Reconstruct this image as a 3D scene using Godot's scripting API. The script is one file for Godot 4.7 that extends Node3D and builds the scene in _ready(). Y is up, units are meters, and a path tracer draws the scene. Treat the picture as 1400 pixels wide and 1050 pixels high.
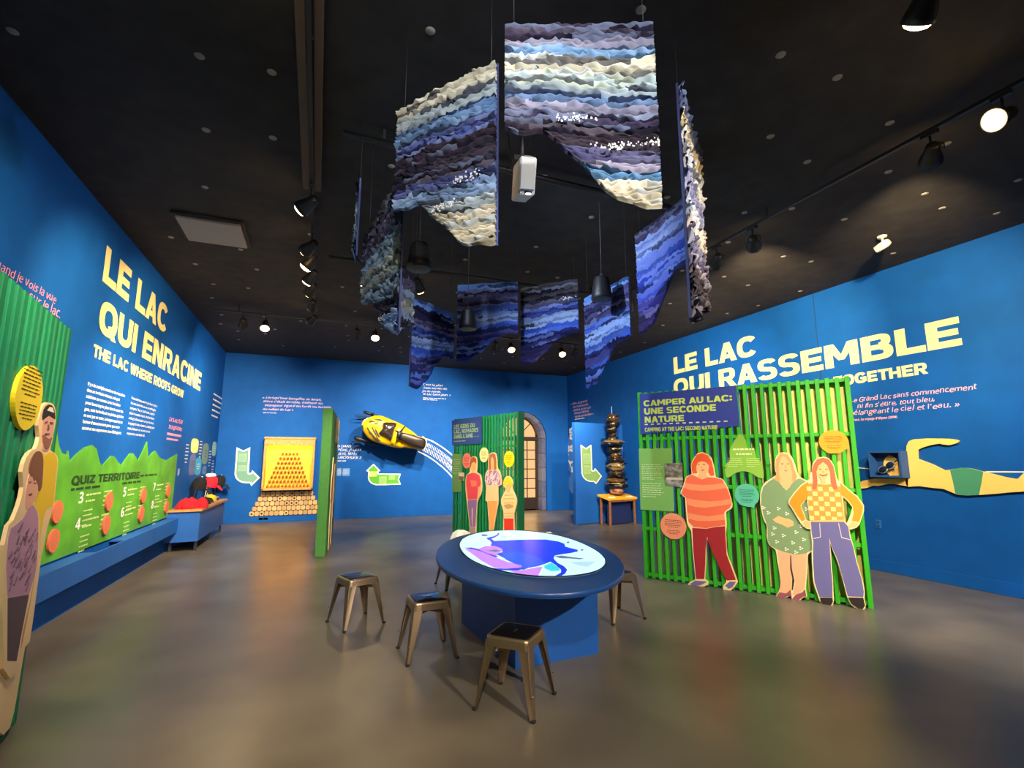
extends Node3D

var mats := {}
var taken := {}
var rng := RandomNumberGenerator.new()
var meshes := {}
var bold: SystemFont
var plain_font: SystemFont
const CEIL := 4.42
const XL := -2.4
const XR := 7.76
const ZB := -14.6
const ZF := 3.6
const LAMP_POWER := 0.55

# ------------------------------------------------------------------ materials
func col(r: float, g: float, b: float) -> Color:
	return Color(r / 255.0, g / 255.0, b / 255.0)

func mat(c: Color, rough := 0.8, metal := 0.0, spec := 0.5) -> StandardMaterial3D:
	var key := "%s %.2f %.2f %.2f" % [c.to_html(), rough, metal, spec]
	if not mats.has(key):
		var m := StandardMaterial3D.new()
		m.albedo_color = c; m.roughness = rough; m.metallic = metal; m.metallic_specular = spec
		mats[key] = m
	return mats[key]

func glow(c: Color, e: float) -> StandardMaterial3D:
	var m := StandardMaterial3D.new()
	m.albedo_color = Color(0.05, 0.05, 0.05); m.roughness = 0.3
	m.emission_enabled = true; m.emission = c; m.emission_energy_multiplier = e
	return m

func noise_tex(freq: float, lo: Color, hi: Color, size := 512, oct := 4, sd := 1, normal := false) -> NoiseTexture2D:
	var n := FastNoiseLite.new()
	n.noise_type = FastNoiseLite.TYPE_SIMPLEX_SMOOTH; n.frequency = freq; n.fractal_octaves = oct; n.seed = sd
	var t := NoiseTexture2D.new()
	t.width = size; t.height = size; t.seamless = true; t.noise = n
	if normal:
		t.as_normal_map = true; t.bump_strength = 2.0
	else:
		var g := Gradient.new()
		g.set_color(0, lo); g.set_color(1, hi)
		t.color_ramp = g
	return t

func textured(c: Color, vary: float, rough: float, scale: float, freq := 0.02, sd := 1) -> StandardMaterial3D:
	var m := StandardMaterial3D.new()
	m.albedo_color = c
	m.albedo_texture = noise_tex(freq, Color(1 - vary, 1 - vary, 1 - vary), Color(1, 1, 1), 512, 5, sd)
	m.roughness = rough
	m.uv1_triplanar = true; m.uv1_world_triplanar = true; m.uv1_scale = Vector3.ONE * scale
	return m

# ------------------------------------------------------------------ shapes
func pa(a: Array) -> PackedVector2Array:
	var p := PackedVector2Array()
	for i in range(0, a.size(), 2):
		p.append(Vector2(a[i], a[i + 1]))
	return p

func ell(cu: float, cv: float, ru: float, rv: float, n := 28) -> PackedVector2Array:
	var p := PackedVector2Array()
	for i in n:
		var t := TAU * i / n
		p.append(Vector2(cu + ru * cos(t), cv + rv * sin(t)))
	return p

func sm(p: PackedVector2Array, k := 3) -> PackedVector2Array:
	var o := PackedVector2Array()
	var n := p.size()
	for i in n:
		for j in k:
			o.append(p[i].cubic_interpolate(p[(i + 1) % n], p[(i + n - 1) % n], p[(i + 2) % n], float(j) / k))
	return o if Geometry2D.triangulate_polygon(o).size() > 0 else p

func begin() -> SurfaceTool:
	var st := SurfaceTool.new()
	st.begin(Mesh.PRIMITIVE_TRIANGLES)
	return st

func tri(st: SurfaceTool, a: Vector3, b: Vector3, c: Vector3, out: Vector3) -> void:
	# wound so that the front looks along out
	var n := (b - a).cross(c - a)
	if n.length_squared() < 1e-16:
		return
	n = n.normalized()
	if n.dot(out) > 0:
		st.set_normal(n); st.add_vertex(a); st.set_normal(n); st.add_vertex(c); st.set_normal(n); st.add_vertex(b)
	else:
		n = -n
		st.set_normal(n); st.add_vertex(a); st.set_normal(n); st.add_vertex(b); st.set_normal(n); st.add_vertex(c)

func quad(st: SurfaceTool, a: Vector3, b: Vector3, c: Vector3, d: Vector3, out: Vector3) -> void:
	tri(st, a, b, c, out); tri(st, a, c, d, out)

func add_ext(st: SurfaceTool, p: PackedVector2Array, z0: float, z1: float, flat_only := false) -> void:
	if Geometry2D.is_polygon_clockwise(p):
		p = p.duplicate(); p.reverse()
	var t := Geometry2D.triangulate_polygon(p)
	if t.size() == 0:
		printerr("polygon does not triangulate: ", p.size(), " ", p[0])
		var q := Geometry2D.convex_hull(p)
		q.resize(q.size() - 1)
		p = q
		t = Geometry2D.triangulate_polygon(p)
	for i in range(0, t.size(), 3):
		var a := p[t[i]]; var b := p[t[i + 1]]; var c := p[t[i + 2]]
		tri(st, Vector3(a.x, a.y, z1), Vector3(b.x, b.y, z1), Vector3(c.x, c.y, z1), Vector3.BACK)
		if not flat_only:
			tri(st, Vector3(a.x, a.y, z0), Vector3(b.x, b.y, z0), Vector3(c.x, c.y, z0), Vector3.FORWARD)
	if flat_only:
		return
	for i in p.size():
		var a := p[i]; var b := p[(i + 1) % p.size()]
		quad(st, Vector3(a.x, a.y, z0), Vector3(b.x, b.y, z0), Vector3(b.x, b.y, z1), Vector3(a.x, a.y, z1), Vector3(b.y - a.y, a.x - b.x, 0))

func ext(p: PackedVector2Array, z0: float, z1: float) -> ArrayMesh:
	var st := begin(); add_ext(st, p, z0, z1); return st.commit()

func exts(ps: Array, z0: float, z1: float) -> ArrayMesh:
	var st := begin()
	for p in ps: add_ext(st, p, z0, z1)
	return st.commit()

func dome(p: PackedVector2Array, rings: Array, cap := true) -> ArrayMesh:
	# rings: [scale, z]; the outline shrinks about its middle as it rises
	var c := Vector2.ZERO
	for q in p: c += q
	c /= p.size()
	var st := begin()
	st.set_smooth_group(0)
	for k in rings.size() - 1:
		var s0: float = rings[k][0]; var s1: float = rings[k + 1][0]
		for i in p.size():
			var a := p[i] - c; var b := p[(i + 1) % p.size()] - c
			var o := Vector3(a.x + b.x, a.y + b.y, 0.3 * (a + b).length())
			quadn(st, v3(c + a * s0, rings[k][1]), v3(c + b * s0, rings[k][1]), v3(c + b * s1, rings[k + 1][1]), v3(c + a * s1, rings[k + 1][1]), o)
	if cap:
		var s: float = rings[-1][0]
		for i in p.size():
			trin(st, v3(c, rings[-1][1]), v3(c + (p[i] - c) * s, rings[-1][1]), v3(c + (p[(i + 1) % p.size()] - c) * s, rings[-1][1]), Vector3.BACK)
	st.index(); st.generate_normals()
	return st.commit()

func v3(p: Vector2, z: float) -> Vector3:
	return Vector3(p.x, p.y, z)

func trin(st: SurfaceTool, a: Vector3, b: Vector3, c: Vector3, out: Vector3) -> void:
	var n := (b - a).cross(c - a)
	if n.length_squared() < 1e-16: return
	if n.dot(out) > 0:
		st.add_vertex(a); st.add_vertex(c); st.add_vertex(b)
	else:
		st.add_vertex(a); st.add_vertex(b); st.add_vertex(c)

func quadn(st: SurfaceTool, a: Vector3, b: Vector3, c: Vector3, d: Vector3, out: Vector3) -> void:
	trin(st, a, b, c, out); trin(st, a, c, d, out)

func lathe(prof: Array, seg := 24, wob := 0.0, sd := 0) -> ArrayMesh:
	var st := begin()
	st.set_smooth_group(0)
	var nz := FastNoiseLite.new(); nz.seed = sd; nz.frequency = 1.0
	var pt := func(k: int, i: int) -> Vector3:
		var t := TAU * (i % seg) / seg
		var r: float = prof[k][0]
		var y: float = prof[k][1]
		if wob > 0:
			r *= 1.0 + wob * nz.get_noise_3d(cos(t) * 1.5, sin(t) * 1.5, k * 0.35)
			if k > 0: y += wob * 0.25 * r * nz.get_noise_3d(cos(t) * 1.2 + 9, sin(t) * 1.2, 4.0)
		return Vector3(r * cos(t), y, r * sin(t))
	for k in prof.size() - 1:
		for i in seg:
			var a: Vector3 = pt.call(k, i); var b: Vector3 = pt.call(k, i + 1); var c: Vector3 = pt.call(k + 1, i + 1); var d: Vector3 = pt.call(k + 1, i)
			var t := TAU * (i + 0.5) / seg
			var dr: float = prof[k + 1][0] - prof[k][0]; var dy: float = prof[k + 1][1] - prof[k][1]
			var o := Vector3(cos(t) * dy, -dr, sin(t) * dy)
			quadn(st, a, b, c, d, o)
	st.index(); st.generate_normals()
	return st.commit()

func tube(ps: Array, r: float, seg := 8) -> ArrayMesh:
	var st := begin()
	st.set_smooth_group(0)
	var rings := []
	for i in ps.size():
		var d: Vector3 = (ps[mini(i + 1, ps.size() - 1)] - ps[maxi(i - 1, 0)]).normalized()
		var u := d.cross(Vector3.UP if absf(d.y) < 0.9 else Vector3.RIGHT).normalized()
		var w := d.cross(u)
		var ring := []
		for k in seg:
			ring.append(ps[i] + (u * cos(TAU * k / seg) + w * sin(TAU * k / seg)) * r)
		rings.append(ring)
	for i in ps.size() - 1:
		for k in seg:
			var mid: Vector3 = (rings[i][k] + rings[i][(k + 1) % seg]) / 2 - ps[i]
			quadn(st, rings[i][k], rings[i][(k + 1) % seg], rings[i + 1][(k + 1) % seg], rings[i + 1][k], mid)
	for e in [0, ps.size() - 1]:
		var o: Vector3 = ps[0] - ps[1] if e == 0 else ps[-1] - ps[-2]
		for k in range(1, seg - 1):
			trin(st, rings[e][0], rings[e][k], rings[e][k + 1], o)
	st.index(); st.generate_normals()
	return st.commit()

func box(x: float, y: float, z: float, bev := 0.0) -> Mesh:
	var key := "box %.4f %.4f %.4f %.4f" % [x, y, z, bev]
	if not meshes.has(key):
		if bev <= 0:
			var b := BoxMesh.new(); b.size = Vector3(x, y, z); meshes[key] = b
		else:
			var st := begin()
			var h := Vector3(x, y, z) / 2
			var i := h - Vector3.ONE * bev
			for s in [-1.0, 1.0]:
				quad(st, Vector3(s * h.x, -i.y, -i.z), Vector3(s * h.x, i.y, -i.z), Vector3(s * h.x, i.y, i.z), Vector3(s * h.x, -i.y, i.z), Vector3(s, 0, 0))
				quad(st, Vector3(-i.x, s * h.y, -i.z), Vector3(i.x, s * h.y, -i.z), Vector3(i.x, s * h.y, i.z), Vector3(-i.x, s * h.y, i.z), Vector3(0, s, 0))
				quad(st, Vector3(-i.x, -i.y, s * h.z), Vector3(i.x, -i.y, s * h.z), Vector3(i.x, i.y, s * h.z), Vector3(-i.x, i.y, s * h.z), Vector3(0, 0, s))
				for t in [-1.0, 1.0]:
					quad(st, Vector3(s * h.x, t * i.y, -i.z), Vector3(s * h.x, t * i.y, i.z), Vector3(s * i.x, t * h.y, i.z), Vector3(s * i.x, t * h.y, -i.z), Vector3(s, t, 0))
					quad(st, Vector3(s * h.x, -i.y, t * i.z), Vector3(s * h.x, i.y, t * i.z), Vector3(s * i.x, i.y, t * h.z), Vector3(s * i.x, -i.y, t * h.z), Vector3(s, 0, t))
					quad(st, Vector3(-i.x, s * h.y, t * i.z), Vector3(i.x, s * h.y, t * i.z), Vector3(i.x, s * i.y, t * h.z), Vector3(-i.x, s * i.y, t * h.z), Vector3(0, s, t))
					for w in [-1.0, 1.0]:
						tri(st, Vector3(s * h.x, t * i.y, w * i.z), Vector3(s * i.x, t * h.y, w * i.z), Vector3(s * i.x, t * i.y, w * h.z), Vector3(s, t, w))
			meshes[key] = st.commit()
	return meshes[key]

# ------------------------------------------------------------------ nodes
func numbered(n: String) -> String:
	if not taken.has(n):
		taken[n] = 0
		return n
	taken[n] += 1
	return "%s_%03d" % [n, taken[n]]

func mi(called: String, mesh: Mesh, m: Material, parent: Node, at := Vector3.ZERO, rot := Vector3.ZERO) -> MeshInstance3D:
	var o := MeshInstance3D.new()
	o.name = called if parent != self else numbered(called)
	o.mesh = mesh; o.material_override = m
	o.position = at; o.rotation = rot
	parent.add_child(o, true)
	return o

func thing(called: String, label: String, category: String, at := Transform3D(), group := "") -> Node3D:
	var o := Node3D.new()
	o.name = numbered(called)
	add_child(o)
	o.transform = at
	o.set_meta("label", label); o.set_meta("category", category)
	if group: o.set_meta("group", group)
	return o

func struct(called: String, mesh: Mesh, m: Material, at := Vector3.ZERO, rot := Vector3.ZERO) -> MeshInstance3D:
	var o := mi(called, mesh, m, self, at, rot)
	o.set_meta("kind", "structure")
	return o

func plane(o: Vector3, d: Vector3) -> Transform3D:
	d = d.normalized()
	return Transform3D(Basis(d, Vector3.UP, d.cross(Vector3.UP)), o)

func moved(p: PackedVector2Array, by: Vector2) -> PackedVector2Array:
	var o := PackedVector2Array()
	for q in p: o.append(q - by)
	return o

# a flat board hung or fixed in a plane: outline boards and printed layers, in the plane's metres
func flat(called: String, label: String, category: String, T: Transform3D, boards: Array, layers: Array, z: float, thick: float, m: Material, group := "") -> Node3D:
	var lo := Vector2(1e9, 1e9); var hi := -lo
	for p in boards:
		for q in p:
			lo = lo.min(q); hi = hi.max(q)
	var c := Vector2((lo.x + hi.x) / 2, lo.y)
	var o := thing(called, label, category, T * Transform3D(Basis(), Vector3(c.x, c.y, z)), group)
	var bs := []
	for p in boards: bs.append(moved(p, c))
	mi("board", exts(bs, 0.0, thick), m, o)
	var k := 0
	for l in layers:
		k += 1
		var ps := []
		for p in (l[1] if l[1] is Array else [l[1]]): ps.append(moved(p, c))
		if ps.size() <= 6:
			for p in ps: mi(l[0], ext(p, thick - 0.001, thick + 0.0009 * k), l[2], o)
		else:
			mi(l[0], exts(ps, thick - 0.001, thick + 0.0009 * k), l[2], o).set_meta("kind", "stuff")
	return o

func rect(x0: float, y0: float, x1: float, y1: float) -> PackedVector2Array:
	return PackedVector2Array([Vector2(x0, y0), Vector2(x1, y0), Vector2(x1, y1), Vector2(x0, y1)])

# ------------------------------------------------------------------ lettering
func glyph(ch: String) -> Array:
	# a heavy wide grotesque: [advance, polygons], cap height 1
	var T := 0.29; var t := 0.235
	match ch:
		" ": return [0.42, []]
		"L": return [0.82, [rect(0, 0, T, 1), rect(T, 0, 0.78, t)]]
		"E": return [0.9, [rect(0, 0, T, 1), rect(T, 0, 0.82, t), rect(T, 0.39, 0.77, 0.61), rect(T, 1 - t, 0.82, 1)]]
		"F": return [0.86, [rect(0, 0, T, 1), rect(T, 0.36, 0.74, 0.59), rect(T, 1 - t, 0.8, 1)]]
		"I": return [0.39, [rect(0, 0, T, 1)]]
		"T": return [0.88, [rect(0, 1 - t, 0.84, 1), rect(0.275, 0, 0.565, 1 - t)]]
		"H": return [1.02, [rect(0, 0, T, 1), rect(0.64, 0, 0.93, 1), rect(T, 0.38, 0.64, 0.62)]]
		"A", "Â": return [1.04, [pa([0, 0, 0.31, 0, 0.63, 1, 0.34, 1]), pa([1.0, 0, 0.69, 0, 0.37, 1, 0.66, 1]), rect(0.2, 0.17, 0.8, 0.37)] + ([pa([0.25, 1.06, 0.5, 1.24, 0.75, 1.06, 0.6, 1.06, 0.5, 1.13, 0.4, 1.06])] if ch == "Â" else [])]
		"N": return [1.04, [rect(0, 0, T, 1), rect(0.66, 0, 0.95, 1), pa([0, 1, 0.33, 1, 0.95, 0, 0.62, 0])]]
		"M": return [1.24, [rect(0, 0, T, 1), rect(0.86, 0, 1.15, 1), pa([0, 1, 0.34, 1, 0.68, 0.28, 0.47, 0.28]), pa([1.15, 1, 0.81, 1, 0.47, 0.28, 0.68, 0.28])]]
		"W": return [1.42, [pa([0, 1, 0.3, 1, 0.53, 0, 0.25, 0]), pa([0.25, 0, 0.53, 0, 0.79, 1, 0.55, 1]), pa([0.55, 1, 0.79, 1, 1.09, 0, 0.81, 0]), pa([0.81, 0, 1.09, 0, 1.34, 1, 1.04, 1])]]
		"Z": return [0.9, [rect(0, 1 - t, 0.84, 1), rect(0, 0, 0.84, t), pa([0, t, 0.36, t, 0.84, 1 - t, 0.48, 1 - t])]]
		"O": return [1.1, arc(0.52, 0.5, 0.52, 0.52, T, t, 0, TAU)]
		"Q": return [1.12, arc(0.52, 0.5, 0.52, 0.52, T, t, 0, TAU) + [pa([0.5, 0.3, 0.72, 0.36, 1.04, -0.06, 0.76, -0.06])]]
		"C": return [1.02, arc(0.52, 0.5, 0.52, 0.52, T, t, 0.62, TAU - 0.62)]
		"G": return [1.1, arc(0.52, 0.5, 0.52, 0.52, T, t, 0.62, TAU - 0.35) + [rect(0.52, 0.36, 1.02, 0.57), rect(0.76, 0.12, 1.02, 0.4)]]
		"U": return [1.02, [rect(0, 0.42, T, 1), rect(0.65, 0.42, 0.94, 1)] + arc(0.47, 0.42, 0.47, 0.44, T, t, PI, TAU)]
		"D": return [1.04, [rect(0, 0, T, 1), rect(T, 0, 0.5, t), rect(T, 1 - t, 0.5, 1)] + arc(0.48, 0.5, 0.48, 0.5, T, t, -PI / 2, PI / 2)]
		"P": return [0.96, [rect(0, 0, T, 1), rect(T, 1 - t + 0.02, 0.55, 1), rect(T, 0.3, 0.55, 0.51)] + arc(0.54, 0.65, 0.36, 0.35, T, 0.21, -PI / 2, PI / 2)]
		"R": return [1.02, [rect(0, 0, T, 1), rect(T, 1 - t + 0.02, 0.55, 1), rect(T, 0.34, 0.55, 0.54), pa([0.36, 0.4, 0.68, 0.4, 0.98, 0, 0.63, 0])] + arc(0.54, 0.67, 0.38, 0.33, T, 0.21, -PI / 2, PI / 2)]
		"B": return [1.02, [rect(0, 0, T, 1), rect(T, 0.79, 0.56, 1), rect(T, 0.41, 0.58, 0.6), rect(T, 0, 0.58, 0.21)] + arc(0.54, 0.735, 0.36, 0.265, 0.27, 0.2, -PI / 2, PI / 2) + arc(0.57, 0.295, 0.38, 0.295, 0.28, 0.21, -PI / 2, PI / 2)]
		"S": return [0.96, arc(0.45, 0.715, 0.43, 0.3, 0.27, 0.2, 0.35, PI * 1.5) + arc(0.45, 0.29, 0.45, 0.305, 0.27, 0.2, -PI + 0.35, PI / 2)]
		":": return [0.42, [rect(0.03, 0.1, T + 0.03, 0.36), rect(0.03, 0.6, T + 0.03, 0.86)]]
		",": return [0.4, [pa([0.03, 0, 0.3, 0, 0.3, 0.25, 0.03, 0.25]), pa([0.12, 0, 0.3, 0, 0.12, -0.2, 0.02, -0.2])]]
		"'": return [0.36, [pa([0.02, 0.62, 0.24, 0.62, 0.29, 1, 0.02, 1])]]
	return [0.5, []]

func arc(cx: float, cy: float, rx: float, ry: float, tx: float, ty: float, a0: float, a1: float) -> Array:
	var o := []
	var n := int(ceil((a1 - a0) / 0.28))
	for i in n:
		var q := PackedVector2Array()
		for w in [[i, 0.0], [i + 1, 0.0], [i + 1, 1.0], [i, 1.0]]:
			var a: float = a0 + (a1 - a0) * w[0] / n
			var c := cos(a); var s := sin(a)
			# a squarish curve
			var kx := signf(c) * pow(absf(c), 0.8); var ky := signf(s) * pow(absf(s), 0.8)
			q.append(Vector2(cx + kx * (rx - tx * w[1]), cy + ky * (ry - ty * w[1])))
		o.append(q)
	return o

func title(parent: Node, called: String, s: String, u0: float, v0: float, u1: float, cap: float, m: Material, z := 0.004) -> void:
	var W := 0.0
	for i in s.length(): W += glyph(s[i])[0]
	W -= 0.09
	var o := Node3D.new()
	o.name = called
	parent.add_child(o, true)
	o.position = Vector3(u0, v0, 0)
	var x := 0.0
	var k := (u1 - u0) / W
	for i in s.length():
		var g := glyph(s[i])
		var st := begin()
		var lay := z
		for p in g[1]:
			var q := PackedVector2Array()
			for a in p: q.append(Vector2(a.x * k, a.y * cap))
			add_ext(st, q, 0, lay, true)
			lay += 0.0002
		if g[1]: mi("letter", st.commit(), m, o, Vector3(x * k, 0, 0))
		x += g[0]

func text_mesh(s: String, f: Font) -> TextMesh:
	var t := TextMesh.new()
	t.font = f; t.font_size = 48; t.pixel_size = 1.0 / 48; t.depth = 0.0; t.curve_step = 3.0; t.text = s
	t.horizontal_alignment = HORIZONTAL_ALIGNMENT_LEFT
	return t

# type set in one mesh; hand = a loose handwritten slant
func words(parent: Node, called: String, s: String, u0: float, v0: float, u1: float, cap: float, m: Material, z := 0.004, f: Font = null, hand := false) -> void:
	if f == null: f = plain_font if hand else bold
	var W := f.get_string_size(s, 0, -1, 48).x / 48.0
	var kx := (u1 - u0) / W
	var ky := cap / 0.714 * (0.84 if hand else 1.0)
	var st := begin()
	var x := 0.0
	var base := -0.344
	for i in s.length():
		var adv := f.get_string_size(s[i], 0, -1, 48).x / 48.0
		if s[i] != " ":
			var t := text_mesh(s[i], f)
			if t.get_surface_count() and t.surface_get_arrays(0).size():
				var b := Transform3D(Basis(), Vector3(x, -base, 0))
				if hand:
					var sk := Basis(Vector3(1, 0, 0), Vector3(0.18, 1, 0), Vector3(0, 0, 1))
					b = Transform3D(sk.rotated(Vector3.BACK, rng.randf_range(-0.09, 0.09)).scaled(Vector3(1.05, rng.randf_range(0.95, 1.15), 1)), Vector3(x, rng.randf_range(-0.05, 0.05), 0)) * Transform3D(Basis(), Vector3(0, -base, 0))
				st.append_from(t, 0, Transform3D(Basis.from_scale(Vector3(kx, ky, 1)), Vector3(u0, v0, z)) * b)
		x += adv
	mi(called, st.commit(), m, parent)
	if hand:
		pass

func paragraph(parent: Node, lines: Array, u0: float, u1: float, v0: float, v1: float, m: Material, f: Font = null) -> void:
	if f == null: f = bold
	var W := 0.0
	for s in lines: W = maxf(W, f.get_string_size(s, 0, -1, 48).x)
	for i in lines.size():
		var v := lerpf(v0, v1, float(i) / (lines.size() - 1))
		words(parent, "text_line", lines[i], u0, v, u0 + (u1 - u0) * f.get_string_size(lines[i], 0, -1, 48).x / W, absf(v1 - v0) / (lines.size() - 1) * 0.5, m, 0.003, f)

# print too small to read in the photograph: rows of dashes the size of words
func dashes(parent: Node, u0: float, u1: float, v0: float, v1: float, rows: int, m: Material, z := 0.003, centred := false) -> void:
	var st := begin()
	var dv := (v1 - v0) / maxi(rows - 1, 1)
	var h := absf(dv) * 0.3 if rows > 1 else (u1 - u0) * 0.022
	for r in rows:
		var full := (u1 - u0) * (1.0 if r < rows - 1 else 0.65) * rng.randf_range(0.85, 1.0)
		var x := u0
		if centred: x = (u0 + u1) / 2 - full / 2
		var end := x + full
		while x < end:
			var w := minf(rng.randf_range(0.06, 0.2) * (u1 - u0), end - x)
			var v := v0 + dv * r
			quad(st, Vector3(x, v, z), Vector3(x + w, v, z), Vector3(x + w, v + h, z), Vector3(x, v + h, z), Vector3.BACK)
			x += w + 0.03 * (u1 - u0)
	mi("printed_text", st.commit(), m, parent).set_meta("kind", "stuff")

func lettering(label: String, T: Transform3D, at: Vector2) -> Node3D:
	var o := thing("wall_lettering", label, "lettering", T * Transform3D(Basis(), Vector3(at.x, at.y, 0)))
	return o

# ------------------------------------------------------------------ lamps
var m_black: Material
var m_lens: Material

func lamp(at: Vector3, to: Vector3, energy: float, angle: float, c: Color, label: String, soft := 0.9, drop := 0.17) -> void:
	var o := thing("track_lamp", label, "spotlight", Transform3D(Basis(), at), "track spotlights under the black ceiling")
	var d := (to - at).normalized()
	mi("track_adapter", box(0.035, 0.03, 0.12), m_black, o, Vector3(0, -0.015, 0))
	mi("stem", tube([Vector3(0, -0.02, 0), Vector3(0, -drop, 0)], 0.009), m_black, o)
	var piv := Vector3(0, -drop, 0)
	var b := Basis.looking_at(d, Vector3.UP)
	var h := Node3D.new()
	var prof := [[0.0, -0.08], [0.036, -0.08], [0.046, -0.07], [0.056, 0.0], [0.078, 0.08], [0.086, 0.122], [0.082, 0.122], [0.06, 0.1], [0.0, 0.1]]
	if not meshes.has("lamp"):
		meshes["lamp"] = lathe(prof, 20)
		meshes["lens"] = lathe([[0.0, 0.1], [0.072, 0.112], [0.075, 0.122], [0.058, 0.144], [0.03, 0.155], [0.0, 0.158]], 20)
		meshes["yoke"] = tube([Vector3(-0.05, 0, 0), Vector3(-0.05, 0, -0.06), Vector3(0, 0, -0.1), Vector3(0.05, 0, -0.06), Vector3(0.05, 0, 0)], 0.006, 6)
	# the housing's axis is its own y; turn it along d
	var hb := Basis(b.x, d, b.x.cross(d))
	var a := mi("housing", meshes["lamp"], m_black, o)
	a.transform = Transform3D(hb, piv)
	var l := mi("lens", meshes["lens"], m_lens, o)
	l.transform = Transform3D(hb, piv)
	mi("yoke", tube([Vector3(0, -drop * 0.55, 0), piv + b.x * 0.078 + Vector3(0, 0.05, 0), piv + b.x * 0.078], 0.006, 6), m_black, o)
	h.free()
	var s := SpotLight3D.new()
	s.name = "light"
	s.light_color = c; s.light_energy = energy * LAMP_POWER; s.spot_range = 40.0; s.spot_attenuation = 2.0
	s.spot_angle = angle; s.spot_angle_attenuation = soft; s.light_size = 0.045; s.shadow_enabled = true
	o.add_child(s)
	s.transform = Transform3D(b, piv + d * 0.175)

# ------------------------------------------------------------------ slatted screens
func slat_screen(label: String, T: Transform3D, w: float, h: float, green: Array, m_post: Material, m_back: Material, pitch: float, from: float, rails: Array, post := 0.05, last_post := 0.05, sw := 0.044, bw := 0.0) -> Node3D:
	var o := thing("slatted_screen", label, "screen", T, "green slatted screens")
	var n := int(round((w - post / 2 - last_post / 2) / pitch))
	var first := post / 2
	var step := (w - last_post / 2 - post / 2) / n
	mi("post", box(post, h, 0.16, 0.004), m_post, o, Vector3(post / 2, h / 2, -0.065))
	mi("post", box(last_post, h, 0.16, 0.004), m_post, o, Vector3(w - last_post / 2, h / 2, -0.065))
	for v in rails:
		mi("rail", box(w - post - last_post, 0.045, 0.03, 0.003), green[0], o, Vector3((w + post - last_post) / 2, v, -0.022))
		mi("rail", box(w - post - last_post, 0.045, 0.03, 0.003), green[0], o, Vector3((w + post - last_post) / 2, v, -0.105))
	for i in range(1, n):
		var x := first + step * i
		mi("slat", box(sw, h - 0.012, 0.022, 0.003), green[i % green.size()], o, Vector3(x, h / 2, 0.004))
		if m_back:
			mi("back_slat", box(bw if bw > 0 else sw, h - 0.012, 0.02, 0.003), m_back, o, Vector3(x + step * 0.5, h / 2, -0.131))
	return o

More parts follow.
